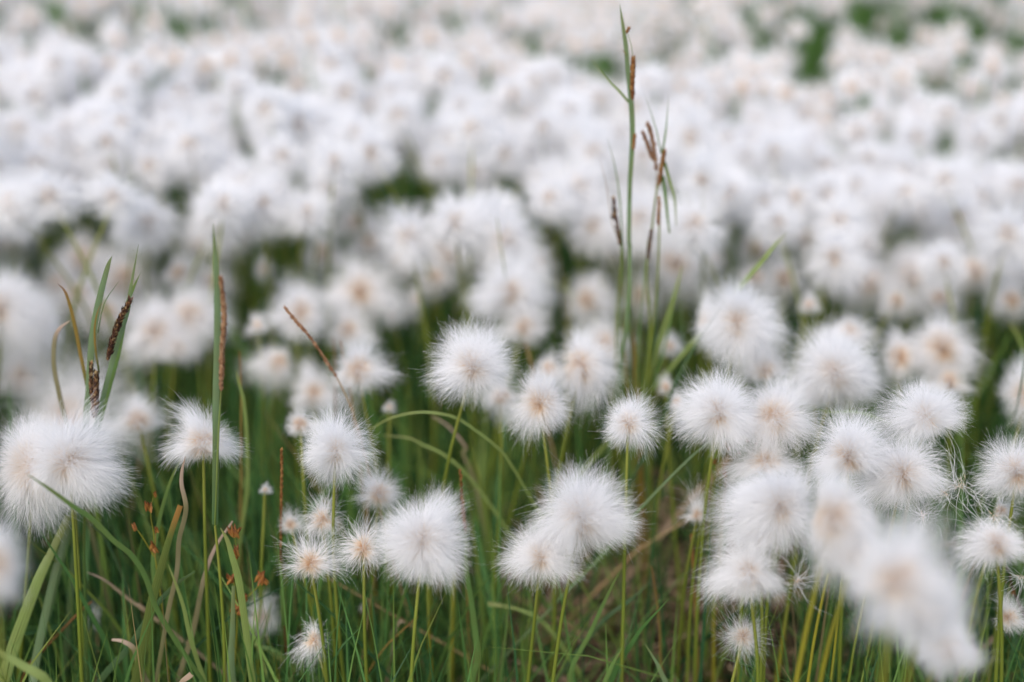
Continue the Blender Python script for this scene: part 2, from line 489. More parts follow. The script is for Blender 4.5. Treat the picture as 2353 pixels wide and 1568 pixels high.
#   centre      outline l t r b        parting depth  stem point   label
H = [
 (160, 1064,  66, 945, 284, 1168, .6, 's', (183, 1568), 'largest in-focus white tuft, tan centre, below the dark-spiked sedge clump', dict(root=.42)),
 (78, 1072,  -14, 958, 190, 1212, .5, .645, (40, 1568), 'white tuft pressed against the largest in-focus tuft, broad blade running under it', dict(droop=.35)),
 (-12, 1300, -95, 1190, 52, 1398, .2, .46, (10, 1568), 'soft blurred tuft cut by the picture edge beneath the sedge clump', dict()),
 (467, 1020, 372, 932, 550, 1066, .8, 's', (490, 1568), 'white tuft with dark brown centre crossed by the broad upright sedge blade', dict(dark=.25)),
 (318, 968, 243, 900, 378, 1002, .5, .74, None, 'small soft tuft between the sedge clump and the broad upright blade', dict()),
 (160, 975, 55, 825, 305, 985, .3, .80, None, 'wide blurred tuft standing directly behind the two dark sedge spikes', dict()),
 (12, 708, -80, 634, 112, 800, .8, .80, (5, 880), 'big blurred tuft with strong orange centre cut by the picture edge', dict(root=.3)),
 (85, 732, 20, 690, 130, 850, .3, .82, None, 'blurred tuft tucked under the big orange-centred tuft at the picture edge', dict()),
 (50, 872, -20, 770, 100, 905, .2, .84, None, 'blurred tuft lowest of the white pile at the picture edge', dict()),
 (360, 765, 290, 690, 440, 830, .6, .82, None, 'blurred tuft, lower one with tan centre, of the trio beside the broad blade', dict()),
 (438, 725, 375, 665, 520, 800, .6, .83, None, 'blurred tuft with round tan centre touching the broad blade midway up', dict()),
 (405, 800, 350, 740, 450, 832, .2, .82, None, 'blurred tuft without visible centre hanging below the trio beside the broad blade', dict()),
 (190, 594, 110, 540, 265, 660, .6, .97, None, 'blurred tuft on top of the white mound above the sedge clump', dict()),
 (283, 645, 200, 570, 356, 720, .6, .95, None, 'blurred pinkish-centred tuft behind the tips of the sedge clump', dict()),
 (137, 655, 88, 600, 190, 720, .3, .95, None, 'blurred tuft behind the tip of the curled rusty blade', dict()),
 (180, 678, 120, 640, 260, 745, .6, .92, (185, 900), 'blurred tuft with clear stem in the mound above the sedge clump', dict()),
 (240, 720, 180, 680, 330, 775, .2, .90, None, 'blurred plain white tuft below the mound, behind the upright sedge blade', dict()),
 (410, 626, 374, 582, 458, 668, .6, .93, None, 'small round blurred tuft alone in the dark green gap', dict()),
 (490, 650, 440, 610, 540, 700, .3, .95, None, 'pale blurred tuft behind the top of the salmon spike', dict()),
 (607, 618, 585, 588, 630, 650, .2, .98, None, 'tiny blurred oval tuft in the wide green gap', dict()),
 (592, 748, 566, 720, 614, 774, .2, .83, None, 'small blurred round bud tuft beside the salmon spike', dict()),
 (690, 722, 622, 650, 752, 778, .25, .82, None, 'round blurred tuft above the tip of the dry diagonal stalk', dict()),
 (822, 852, 765, 776, 908, 906, .7, .715, None, 'rounded tuft with off-centre tan middle beside the olive twig', dict()),
 (722, 905, 675, 838, 795, 945, .5, .80, None, 'blurred tuft behind the lower half of the dry diagonal stalk', dict()),
 (640, 835, 560, 800, 665, 895, .3, .82, (650, 930), 'ragged blurred tuft seen through thin green blades', dict(wild=.3)),
 (690, 975, 653, 935, 740, 1008, .4, .70, None, 'small tuft half hidden behind the round tuft below the dry diagonal stalk', dict()),
 (770, 1036, 694, 944, 856, 1118, .8, 's', (792, 1220), 'sharp round tuft with drooping combed hair at the foot of the dry stalk', dict(droop=.3, root=.3)),
 (872, 1137, 815, 1075, 925, 1176, .7, .68, (878, 1300), 'small soft tuft with orange centre under the arching blade', dict(wild=.2, droop=.1)),
 (741, 1197, 690, 1130, 792, 1240, .6, .66, None, 'upper tuft with pinkish centre in the small tight cluster', dict(wild=.2, clump=.8, N=1000)),
 (668, 1207, 640, 1165, 706, 1228, .4, .68, None, 'smallest tuft in the tight cluster, next to the upright grass spike', dict(wild=.15)),
 (714, 1297, 646, 1218, 800, 1328, .75, .63, (720, 1420), 'lowest tuft in the tight cluster, spiky with brown centre', dict(wild=.25, droop=.2, dark=.3, clump=.85, N=1500)),
 (836, 1262, 762, 1188, 882, 1318, .7, .635, (860, 1568), 'small brown-centred tuft squeezed against the big snow-white ball', dict(wild=.2, dark=.35, N=1100, clump=.8)),
 (972, 1245, 864, 1138, 1074, 1342, .12, 's', (966, 1568), 'big snow-white ball tuft with barely visible centre on twin stems', dict(root=.40, droop=.16, N=12500, curl=.09)),
 (609, 1126, 594, 1108, 628, 1138, .1, .70, (606, 1250), 'tiny pale bud on a thin stalk above the rush flowers', dict(dark=.4)),
 (1086, 842, 988, 742, 1180, 922, .75, 's', (1058, 1180), 'large round tuft on a long pale stem above the arching blade', dict(root=.38, droop=.22)),
 (1172, 675, 1090, 596, 1262, 728, .75, .80, (1168, 760), 'large blurred tuft with bright orange centre behind a thin grass stalk', dict(root=.3)),
 (1205, 752, 1140, 700, 1258, 790, .5, .80, None, 'blurred tuft merged below the orange-centred tuft behind a thin stalk', dict()),
 (1240, 927, 1166, 848, 1312, 1006, .75, .67, (1235, 1060), 'soft-edged round tuft next below the large round long-stemmed tuft', dict(droop=.3)),
 (1336, 846, 1284, 756, 1424, 946, .8, .70, (1306, 1060), 'tuft with long drooping beard beside the foot of the tall sedge', dict(droop=.45)),
 (1262, 850, 1225, 805, 1310, 890, .2, .76, None, 'blurred small tuft peeping between the bearded tuft and its round neighbour', dict()),
 (1152, 910, 1105, 870, 1190, 975, .6, .74, None, 'narrow tuft with brown centre wedged behind the large round long-stemmed tuft', dict()),
 (1443, 974, 1388, 908, 1516, 1038, .75, 's', (1440, 1100), 'small ragged tuft blown sideways directly below the tall sedge', dict(droop=.35, wild=.15, root=.38)),
 (1336, 1190, 1228, 1078, 1462, 1284, .8, 's', (1300, 1568), 'big sharp windswept tuft with a reddish bract on its stem', dict(root=.40, N=12500, droop=.3)),
 (1243, 1280, 1150, 1206, 1332, 1344, .8, .62, (1212, 1568), 'flat ragged tuft with orange centre tucked under the big windswept tuft', dict(root=.40, droop=.35, wild=.1, clump=.75)),
 (1540, 795, 1514, 762, 1570, 822, .3, .80, (1525, 900), 'small blurred round tuft at the foot of the forked rust sedge', dict()),
 (1530, 890, 1508, 856, 1556, 912, .3, .76, None, 'small blurred tuft just under the forked rust sedge', dict()),
 (1556, 925, 1538, 895, 1580, 955, .2, .74, None, 'small blurred tuft crossed by the long dark diagonal blade', dict()),
 (1603, 1185, 1565, 1124, 1632, 1200, .7, .68, (1596, 1330), 'tiny dishevelled tuft alone among green stems', dict(wild=.3, dark=.3)),
 (1697, 742, 1604, 650, 1804, 860, .7, .72, (1690, 850), 'large domed tuft topped by a slanting green blade tip', dict(root=.36, droop=.3)),
 (1625, 740, 1600, 668, 1670, 800, .2, .76, None, 'blurred tuft half hidden behind the large domed tuft', dict()),
 (1757, 850, 1690, 790, 1815, 880, .7, .73, None, 'tuft with rusty bract hanging under the large domed tuft', dict(dark=.3)),
 (1650, 948, 1546, 858, 1745, 1042, .85, 's', (1640, 1200), 'wide tuft with vivid orange centre crossed by a thin slanting blade', dict(root=.34)),
 (1776, 962, 1700, 866, 1880, 1045, .7, .66, (1762, 1060), 'white tuft behind the purple grass panicle, brown centre', dict(dark=.3)),
 (1920, 856, 1808, 750, 2032, 940, .7, .705, (1908, 935), 'large broad tuft with a clear stem in front of its lower hair', dict(root=.36)),
 (1870, 900, 1815, 850, 1905, 940, .6, .72, None, 'tuft partly covered by the large broad clear-stemmed tuft', dict(dark=.3)),
 (1950, 765, 1895, 726, 2012, 800, .1, .80, None, 'blurred tuft peeking over the top of the large broad clear-stemmed tuft', dict()),
 (2066, 823, 2020, 752, 2140, 880, .7, .77, None, 'blurred tuft with a brown centre leaning on its taller neighbour by the dark grass', dict(dark=.4)),
 (2162, 800, 2095, 720, 2256, 880, .85, .76, (2140, 880), 'blurred tuft showing a dark seed knot and thick stem', dict(dark=.15)),
 (2180, 880, 2120, 820, 2240, 912, .7, .76, None, 'blurred tuft hanging beneath the one with the dark seed knot', dict(dark=.3)),
 (2128, 955, 2022, 874, 2224, 1022, .5, 's', (2115, 1060), 'sharp spiky flattened tuft beside the thin horizontal arching blade', dict(root=.32, droop=.15, curl=.1)),
 (1950, 1050, 1862, 945, 2052, 1112, .85, .62, (1946, 1200), 'tuft with the broken dark-speckled brown middle', dict(root=.45, dark=.15)),
 (2072, 1092, 1975, 1005, 2176, 1172, .75, .63, (2040, 1260), 'tuft with wide sandy centre beside the tangle of loose white threads', dict(root=.42)),
 (1757, 1065, 1665, 1010, 1840, 1100, .5, .66, None, 'tuft showing only its top and tan centre behind a purple grass panicle', dict()),
 (1790, 1162, 1644, 1072, 1872, 1276, .75, .60, (1795, 1568), 'large silky tuft with long combed hair swept to one side', dict(droop=.4, root=.36, N=12000)),
 (1745, 1225, 1660, 1180, 1800, 1275, .4, .61, None, 'tuft with pinkish centre merged under the large silky combed tuft', dict(wild=.1, droop=.3)),
 (1912, 1192, 1862, 1085, 2020, 1330, .75, .53, (1855, 1568), 'blurred tall tuft with round tan centre beside the most blurred tuft', dict(mat='stem_yellow', sr=.0013)),
 (2060, 1335, 1955, 1170, 2232, 1470, .65, .452, (2010, 1568), 'most blurred and biggest tuft, brown smudge at its centre', dict(mat='stem_yellow', root=.36)),
 (2120, 1400, 2000, 1320, 2225, 1490, .1, .475, (2075, 1568), 'blurred tuft merged below the most blurred tuft, no visible centre', dict(mat='stem_yellow')),
 (1965, 1270, 1905, 1170, 2040, 1340, .2, .535, (1930, 1568), 'blurred tuft filling the space between two larger blurred tufts', dict(mat='stem_yellow', sr=.0013)),
 (2168, 1482, 2085, 1410, 2255, 1562, .8, .54, (2160, 1700), 'half-sharp tuft with stringy hair under the most blurred tuft', dict(root=.4, dark=.35, clump=.8)),
 (1720, 1320, 1615, 1240, 1802, 1388, .7, .60, (1692, 1568), 'mop-like tuft with long curved locks below the large silky tuft', dict(droop=.5, clump=.85, root=.36, wild=.1)),
 (1708, 1462, 1655, 1412, 1765, 1516, .15, .625, (1696, 1568), 'small tousled tuft, lowest in its column, with a stem crossing it', dict(wild=.2, clump=.9, curl=.4, droop=.2, N=1500, wave=.12)),
 (2336, 1086, 2246, 1004, 2420, 1150, .8, .63, (2330, 1240), 'spiky tuft with large sandy centre cut by the picture edge', dict(root=.45, droop=.15)),
 (2300, 1175, 2285, 1130, 2345, 1195, .2, .66, None, 'small tuft tucked under the spiky sandy-centred tuft at the edge', dict()),
 (2290, 1252, 2196, 1192, 2360, 1312, .75, .60, (2270, 1568), 'flattened tuft with sandy centre behind the rust-red dead flower stalk', dict(root=.4, droop=.15)),
 (2318, 1420, 2290, 1365, 2370, 1460, .7, .66, (2300, 1568), 'small tuft with brown middle low beside the picture edge', dict(dark=.4)),
 (2362, 905, 2306, 820, 2430, 985, .7, .72, (2340, 1000), 'tuft cut by the picture edge crossed by thin green blades', dict(droop=.3)),
 (1860, 700, 1834, 668, 1886, 722, .2, .84, None, 'small round blurred bud tuft alone in front of dark grass', dict()),
 (724, 1474, 664, 1430, 752, 1540, .5, .66, None, 'wispy torn tuft with long white tails, lowest near the twin stems', dict(wild=.25, clump=.97, droop=.9, curl=.2, N=700, wave=.07)),
 (600, 1420, 565, 1362, 645, 1468, .15, .72, None, 'soft narrow tuft behind two pink-tipped blades', dict(wild=.2)),
 (210, 1420, 195, 1388, 232, 1452, .05, .74, None, 'small oval bud tuft behind rust stalk and green stems', dict(curl=.04, droop=.05)),
 (838, 1398, 824, 1384, 853, 1412, .1, .76, None, 'tiny tuft low between the pale stems under the tight cluster', dict()),
 (895, 936, 878, 918, 913, 952, .2, .78, None, 'tiny blurred tuft above the arching blade', dict()),
 (902, 722, 880, 688, 922, 752, .2, .90, None, 'small blurred tuft in the green hollow beside blurred stems', dict()),
 (955, 690, 938, 660, 970, 724, .2, .93, None, 'narrow small blurred tuft in the green hollow', dict()),
 (828, 674, 755, 600, 936, 735, .7, .86, (832, 800), 'broad blurred tuft with tan spot and faint stem above the rounded tuft', dict()),
 (800, 760, 755, 700, 860, 800, .2, .84, None, 'blurred tuft filling the space under the broad tan-spotted tuft', dict()),
 (742, 582, 695, 530, 800, 632, .3, .98, None, 'blurred tuft standing at the edge of the wide green gap', dict()),
 (1018, 578, 950, 505, 1090, 640, .65, .98, None, 'blurred tuft with tan spot above the green hollow', dict()),
 (1000, 640, 960, 590, 1050, 685, .2, .95, None, 'blurred tuft dipping lowest into the green hollow', dict()),
 (925, 590, 860, 525, 985, 640, .3, .98, None, 'blurred plain tuft above the small narrow tuft of the green hollow', dict()),
 (850, 560, 800, 500, 900, 610, .3, 1.0, None, 'blurred plain tuft above the broad tan-spotted tuft', dict()),
 (820, 510, 760, 465, 880, 550, .8, 1.03, None, 'blurred tuft with the strongest orange spot in the bank', dict(root=.36)),
 (1160, 585, 1085, 520, 1220, 640, .6, .98, None, 'blurred tuft directly above the large orange-centred blurred tuft', dict()),
 (1232, 605, 1185, 560, 1272, 655, .3, .95, None, 'blurred tuft bordering the bright green window', dict()),
 (1350, 690, 1308, 630, 1420, 745, .5, .88, None, 'blurred tuft just behind the base of the tall sedge', dict()),
 (1385, 790, 1340, 735, 1450, 860, .3, .82, None, 'blurred tuft between the bearded tuft and the tall sedge stems', dict()),
 (1415, 570, 1378, 500, 1455, 640, .3, 1.0, None, 'blurred tuft between the bright green window and the tall sedge', dict()),
 (1480, 575, 1425, 500, 1540, 650, .4, .99, None, 'blurred tuft showing between the tall sedge and the forked sedge', dict()),
 (1553, 597, 1510, 520, 1645, 690, .75, .92, (1558, 760), 'big blurred tuft with wide peach centre behind the forked sedge', dict()),
 (1470, 680, 1430, 630, 1520, 740, .2, .92, None, 'blurred tuft glimpsed between sedge stems above the leaf fan', dict()),
 (1640, 590, 1618, 555, 1668, 625, .2, .98, None, 'small blurred tuft at the rim of a yellow-green gap', dict()),
 (1740, 570, 1688, 522, 1800, 625, .5, 1.0, None, 'blurred tuft under the tip of the slanting green blade', dict()),
 (1735, 640, 1690, 605, 1790, 680, .2, .94, None, 'blurred tuft crossed by the slanting green blade', dict()),
 (1802, 640, 1750, 590, 1855, 695, .65, .92, None, 'blurred tuft with tan spot beside the dark notch in the bank', dict()),
 (1858, 545, 1810, 500, 1900, 600, .6, 1.02, None, 'blurred tan-spotted tuft above the dark notch in the bank', dict()),
 (1945, 555, 1880, 495, 2020, 620, .75, .99, None, 'blurred tuft with wide tan spot on the shoulder of the bank', dict()),
 (1995, 648, 1930, 590, 2055, 712, .8, .91, (1990, 760), 'blurred tuft with round orange spot and thin stem, lowest in the bank', dict()),
 (1915, 625, 1875, 575, 1960, 680, .3, .93, None, 'blurred plain tuft forming the end of the bank above the bud', dict()),
 (2098, 630, 2030, 560, 2175, 705, .8, .92, (2085, 740), 'blurred tuft with large pale orange smear and a stem below', dict()),
 (2060, 692, 2020, 655, 2105, 735, .7, .88, None, 'blurred small tuft with pink spot under the orange-smeared one', dict()),
 (2195, 534, 2130, 475, 2270, 600, .85, 1.0, None, 'blurred tuft with the brightest tan spot beside the dark round hole', dict(root=.3)),
 (2235, 622, 2165, 570, 2300, 680, .6, .93, None, 'blurred tuft with faint tan spot above the dark grass', dict()),
 (2160, 685, 2110, 640, 2210, 725, .3, .90, None, 'blurred tuft at the lower rim of the bank above the seed-knot tuft', dict()),
 (2325, 690, 2275, 640, 2380, 735, .7, .88, (2318, 800), 'blurred tuft with tan spot cut by the edge above a bent blade', dict()),
 (2300, 575, 2250, 520, 2360, 640, .4, .97, None, 'blurred tuft near the edge beside a thin dark cleft', dict()),
 (2345, 630, 2300, 585, 2400, 670, .3, .93, None, 'blurred tuft at the edge over the tan-spotted tuft', dict()),
 (318, 514, 250, 455, 388, 590, .75, 1.04, None, 'blurred tuft with peach spot beside the wedge-shaped green gap', dict()),
 (470, 548, 410, 490, 545, 620, .7, 1.0, None, 'blurred tuft with orange spot behind the tip of the broad blade', dict()),
 (565, 530, 520, 480, 612, 585, .3, 1.02, None, 'blurred tuft at the corner of the wide green gap beside the broad blade', dict()),
 (20, 545, -40, 490, 72, 600, .3, 1.02, None, 'blurred tuft at the picture edge above the dark green corner', dict()),
]
for (rx, ry, l, t, r, b, hole, dep, stem, label, kw) in H:
    plant(rx, ry, l, t, r, b, hole, dep, stem, label, **kw)

# ------------------------------------------------------------------ the bank behind: individual plants from shared kinds
GAPS = [(30, 45, 75, 28), (110, 40, 40, 30), (225, 60, 45, 30), (340, 40, 60, 22), (450, 38, 28, 24), (600, 28, 40, 24), (540, 20, 40, 14),
        (30, 235, 30, 22), (895, 85, 32, 14), (640, 190, 16, 20), (370, 180, 26, 22),
        (1760, 50, 32, 40), (1880, 45, 62, 38), (2000, 40, 60, 40), (2060, 70, 30, 30), (2270, 36, 50, 28), (2345, 100, 28, 40), (1858, 160, 32, 16), (2150, 30, 40, 18),
        (2240, 90, 14, 30), (1400, 145, 20, 16), (1250, 105, 26, 18), (1510, 118, 22, 14),
        (684, 415, 24, 38), (960, 420, 34, 34), (1028, 438, 18, 22), (768, 495, 28, 18), (402, 505, 24, 32),
        (1918, 320, 14, 28), (2048, 308, 24, 20), (2152, 342, 18, 18), (1856, 410, 22, 14), (1750, 412, 42, 11), (2060, 525, 34, 30), (1834, 288, 12, 18),
        (2180, 210, 26, 10), (1965, 238, 16, 9), (2282, 345, 14, 28), (1680, 525, 44, 22), (1850, 500, 12, 10),
        (20, 610, 70, 60), (140, 525, 80, 36), (375, 620, 28, 70), (630, 590, 60, 70), (1322, 590, 60, 46), (1690, 620, 36, 36), (1862, 600, 22, 40),
        (1050, 395, 8, 10), (2265, 560, 12, 24)]
LOW = np.array([(-200, 500), (0, 510), (90, 510), (110, 560), (340, 570), (350, 500), (540, 520), (580, 480), (620, 480), (690, 540), (760, 580), (900, 610), (1230, 610), (1265, 520), (1390, 540),
                (1410, 620), (1600, 620), (1640, 540), (1700, 500), (1870, 560), (1900, 640), (2030, 690), (2200, 690), (2353, 700), (2600, 700)], float)


def allowed(q):
    if q[1] > np.interp(q[0], LOW[:, 0], LOW[:, 1]):
        return False
    for gx_, gy_, a, b_ in GAPS:
        if gy_ < 130 and (q[0] * 7.7 + q[1] * 3.1) % 1 < .16:
            continue
        m = (.018 if gy_ > 170 else .027) / q[2] / K
        if ((q[0] - gx_) / (a + .46 * m)) ** 2 + ((q[1] - gy_ - .1 * m) / (b_ + .55 * m)) ** 2 < 1:
            return False
    return True


kinds = []
for i in range(9):
    R = .0205
    rr = np.random.default_rng(900 + i)
    ext = [R * rr.uniform(.85, 1.15) for _ in range(4)] + [R * .9]
    hole = (.7, .2, .0, .75, .0, .55, .1, .3, .1)[i]
    V, F, at = hair(1700, ext, hole, .00038, .25, 4, .25, .3, .14, None, 900 + i, 0)
    kinds.append((mesh_np('cotton_tuft', V, F, at, M['fluff']), core_mesh(R * .8, 70 + i, 20, .75), hole))
stemkinds = []
for i in range(5):
    b1 = rng.normal(0, .03, 2)
    stemkinds.append(tube([(0, 0, 0), (b1[0], b1[1], .4), (b1[0] * .7, b1[1] * .7, .75), (0, 0, 1)], [.0012, .0011, .0009, .0007], M['stem']))

spots = []
tries = 0
cell = {}
MIND = .0245
for pl in PLANTS:
    p = pl[5]
    spots.append((p[0], p[1], p[2], False))
    cell.setdefault((int(p[0] // MIND), int(p[1] // MIND)), []).append((p[0], p[1]))
new = []
while tries < 700000 and len(new) < 8500:
    tries += 1
    y = rng.uniform(.5, 3.1)
    hw = .41 * y + .36
    if rng.random() > (hw / 1.65):
        continue
    x = rng.uniform(-hw, hw)
    z = .25 + rng.normal(0, .016 if y < 1.1 else .022) + (.02 * math.sin(x * 4 + y * 3))
    q = proj((x, y, z))
    beside = abs(q[0] - 1176) > 1400
    if not beside and (y < .78 or not allowed(q)):
        continue
    ci, cj = int(x // MIND), int(y // MIND)
    md = float(np.interp(y, [.85, 1.25], [.0235, .0170]))
    ok = True
    for a in (-1, 0, 1):
        for b_ in (-1, 0, 1):
            for (u, v) in cell.get((ci + a, cj + b_), ()):
                if (u - x) ** 2 + (v - y) ** 2 < md ** 2:
                    ok = False
    if not ok:
        continue
    cell.setdefault((ci, cj), []).append((x, y))
    new.append((x, y, z, q))
new.sort(key=lambda a: a[3][2])
print('bank candidates', len(new), 'explicit', len(PLANTS))

BANK = []
far = []
for (x, y, z, q) in new:
    inside = -40 < q[0] < 2393 and -30 < q[1] < 1600
    if inside and len(PLANTS) + len(BANK) < 300:
        k = rng.integers(0, len(kinds))
        tm, cm, hole = kinds[k]
        base = np.array([x + rng.normal(0, .015), y + rng.normal(0, .015), 0])
        base[2] = ground_z(base[0], base[1]) - .002
        e = bpy.data.objects.new('cotton_grass_plant', None)
        e.empty_display_size = .01
        C.objects.link(e)
        e.location = base
        top = np.array([x, y, z]) - base
        s = rng.uniform(.82, 1.15) * float(np.interp(y, [.8, 1.25], [.96, .78]))
        st = bpy.data.objects.new('stem', stemkinds[rng.integers(0, 5)])
        C.objects.link(st)
        st.parent = e
        ln = float(np.linalg.norm(top))
        st.rotation_mode = 'QUATERNION'
        st.rotation_quaternion = Vector(top).to_track_quat('Z', 'Y')
        st.scale = (1, 1, ln)
        yaw = rng.normal(0, .35)
        for nm, me in (('cotton_tuft', tm), ('seed_core', cm)):
            o = bpy.data.objects.new(nm, me)
            C.objects.link(o)
            o.parent = e
            o.location = top
            o.rotation_euler = (0, 0, yaw)
            o.scale = (s, s, s * rng.uniform(.9, 1.05))
        BANK.append((e, q[0], q[1], hole))
    else:
        far.append((x, y, z, q))

# plants farther back, past three hundred: one mass
Vs, Fs, Rs = [], [], []
lod = []
for i in range(8):
    rr = np.random.default_rng(300 + i)
    R = .0195
    ext = [R * rr.uniform(.85, 1.15) for _ in range(4)] + [R * .9]
    lod.append(hair(90, ext, (.6, .0, .3, .0, .1, .5, .0, .1)[i], .0030, .17, 3, .4, .2, .1, None, 300 + i, 0))
lod += [hair(700, [.0195] * 5, (.6, .1, .3)[i], .0009, .3, 4, .15, .25, .12, None, 330 + i, 0) for i in range(3)]
off = 0
for (x, y, z, q) in far:
    V, F, at = lod[rng.integers(0, 8) if y > 1.15 else rng.integers(8, 11)]
    s = rng.uniform(.82, 1.15) * (.78 if y > 1.15 else .95)
    Vs.append(V * s + np.array([x, y, z]))
    Fs.append(F + off)
    Rs.append(at['root'])
    off += len(V)
# their stems
FV = np.array([f[:3] for f in far])
nf = len(FV)
P = np.zeros((nf, 3, 3))
for k, t in enumerate((0, .5, 1)):
    P[:, k] = FV * [1, 1, t] + rng.normal(0, .006, (nf, 3)) * [1, 1, 0]
    P[:, k, 2] -= .006
sd = np.zeros_like(P)
sd[:, :, 0] = .0011
bank_far = link('cotton_grass_bank', mesh_np('cotton_grass_bank', np.vstack(Vs), np.vstack(Fs), {'root': np.concatenate(Rs)}, M['fluff']))
tag(bank_far, 'far part of the meadow where cotton tufts blur into one white sheet', 'cotton grass', None, 'stuff')
V, F, at = ribbons(P, sd, {'tint': .6})
so = link('cotton_grass_stems', mesh_np('cotton_grass_stems', V, F, at, M['grass']), bank_far)
so['kind'] = 'stuff'


# ------------------------------------------------------------------ meadow grass
def grass(n, y0, y1, hw_a, hw_b, h0, h1, w0, w1, tint_mu, kpts=6, lean=.35):
    y = rng.uniform(y0, y1, n * 3)
    hw = hw_a * y + hw_b
    keep = rng.random(n * 3) < hw / hw.max()
    y = y[keep][:n]
    n = len(y)
    x = rng.uniform(-1, 1, n) * (hw_a * y + hw_b)
    hc = at_z(1530, 1440, .02)
    bare = (np.abs(x - hc[0] * y / hc[1]) < .085 * y / hc[1]) & (y < hc[1] + .10) & (rng.random(n) < .76)
    x, y = x[~bare], y[~bare]
    n = len(y)
    h = h0 + (h1 - h0) * rng.beta(2, 2.2, n)
    az = rng.uniform(0, 2 * math.pi, n)
    ln = np.abs(rng.normal(0, lean, n)) * h
    bend = rng.uniform(1.3, 2.6, n)
    s = np.linspace(0, 1, kpts)
    P = np.zeros((n, kpts, 3))
    P[:, :, 0] = x[:, None] + (np.cos(az) * ln)[:, None] * s[None] ** bend[:, None]
    P[:, :, 1] = y[:, None] + (np.sin(az) * ln)[:, None] * s[None] ** bend[:, None]
    P[:, :, 2] = ground_z(x, y)[:, None] - .004 + h[:, None] * (s - .25 * (ln / h)[:, None] * s ** 3)
    w = rng.uniform(w0, w1, n)
    fa = rng.uniform(0, 2 * math.pi, n)
    prof = np.minimum(1, 1.15 * (1 - s ** 2.2) + .05)
    sd = np.zeros_like(P)
    sd[:, :, 0] = np.cos(fa)[:, None] * w[:, None] * .5 * prof
    sd[:, :, 1] = np.sin(fa)[:, None] * w[:, None] * .5 * prof
    patch = .12 * np.sin(x * 13 + 2) * np.sin(y * 9 + 1)
    tint = np.clip(rng.normal(tint_mu, .22, n) + patch, 0, .84)
    tint = np.where(rng.random(n) < .035, rng.uniform(.9, 1, n), tint)
    tt = tint[:, None] + .12 * (s[None] - .5)
    return ribbons(P, sd, {'tint': np.clip(tt, 0, 1)})


parts = [grass(2475, .52, 1.0, .44, .38, .10, .21, .0007, .0016, .62, 8, .85),
         grass(1237, .46, .68, .44, .38, .13, .235, .0009, .0026, .6, 7, .28),
         grass(17325, .42, 1.35, .44, .38, .06, .215, .0010, .0032, .42, 6, .30),
         grass(4290, .50, 1.35, .44, .38, .12, .25, .0008, .0016, .62, 6, .16),
         grass(1815, .55, 1.35, .44, .38, .14, .25, .0030, .0050, .45, 7, .4),
         grass(12600, 1.35, 3.6, .44, .38, .09, .215, .0020, .0045, .5, 4, .35)]
Vs, Fs, Ts, off = [], [], [], 0
for V, F, at in parts:
    Vs.append(V)
    Fs.append(F + off)
    Ts.append(at['tint'])
    off += len(V)
go = link('meadow_grass', mesh_np('meadow_grass', np.vstack(Vs), np.vstack(Fs), {'tint': np.concatenate(Ts)}, M['grass']))
tag(go, 'dense green and yellowish grass filling the meadow between the cotton tufts', 'grass', None, 'stuff')

# dry straw lying on the soil
n = 1700
y = rng.uniform(.6, 1.7, n)
x = rng.uniform(-1, 1, n) * (.44 * y + .3)
hot = rng.random(n) < .42
c0 = at_z(1530, 1440, .045)
x = np.where(hot, c0[0] + rng.normal(0, .07, n), x)
y = np.where(hot, c0[1] + rng.normal(0, .06, n), y)
az = rng.uniform(0, math.pi, n)
L = rng.uniform(.03, .12, n)
s = np.linspace(-.5, .5, 5)
P = np.zeros((n, 5, 3))
bw = rng.normal(0, .12, n)
P[:, :, 0] = x[:, None] + np.cos(az)[:, None] * L[:, None] * s - np.sin(az)[:, None] * (bw * L)[:, None] * (4 * s ** 2)
P[:, :, 1] = y[:, None] + np.sin(az)[:, None] * L[:, None] * s + np.cos(az)[:, None] * (bw * L)[:, None] * (4 * s ** 2)
tilt = rng.normal(0, .28, n)
z0 = np.abs(rng.normal(0, .022, n)) + .006 + .03 * hot * rng.random(n)
P[:, :, 2] = z0[:, None] + tilt[:, None] * L[:, None] * s + .5 * np.abs(tilt * L)[:, None]
sd = np.zeros_like(P)
w = rng.uniform(.0006, .0026, n)
sd[:, :, 0] = (-np.sin(az) * w * .5)[:, None]
sd[:, :, 1] = (np.cos(az) * w * .5)[:, None]
sd[:, :, 2] = (rng.normal(0, .5, n) * w)[:, None]
V, F, at = ribbons(P, sd, {'tint': np.clip(rng.normal(.42, .3, n) + .12 * hot, 0, 1)[:, None]})
lo = link('dry_grass_litter', mesh_np('dry_grass_litter', V, F, at, M['litter']))
tag(lo, 'brown straw and dead blades lying on the soil under the grass', 'straw', None, 'stuff')


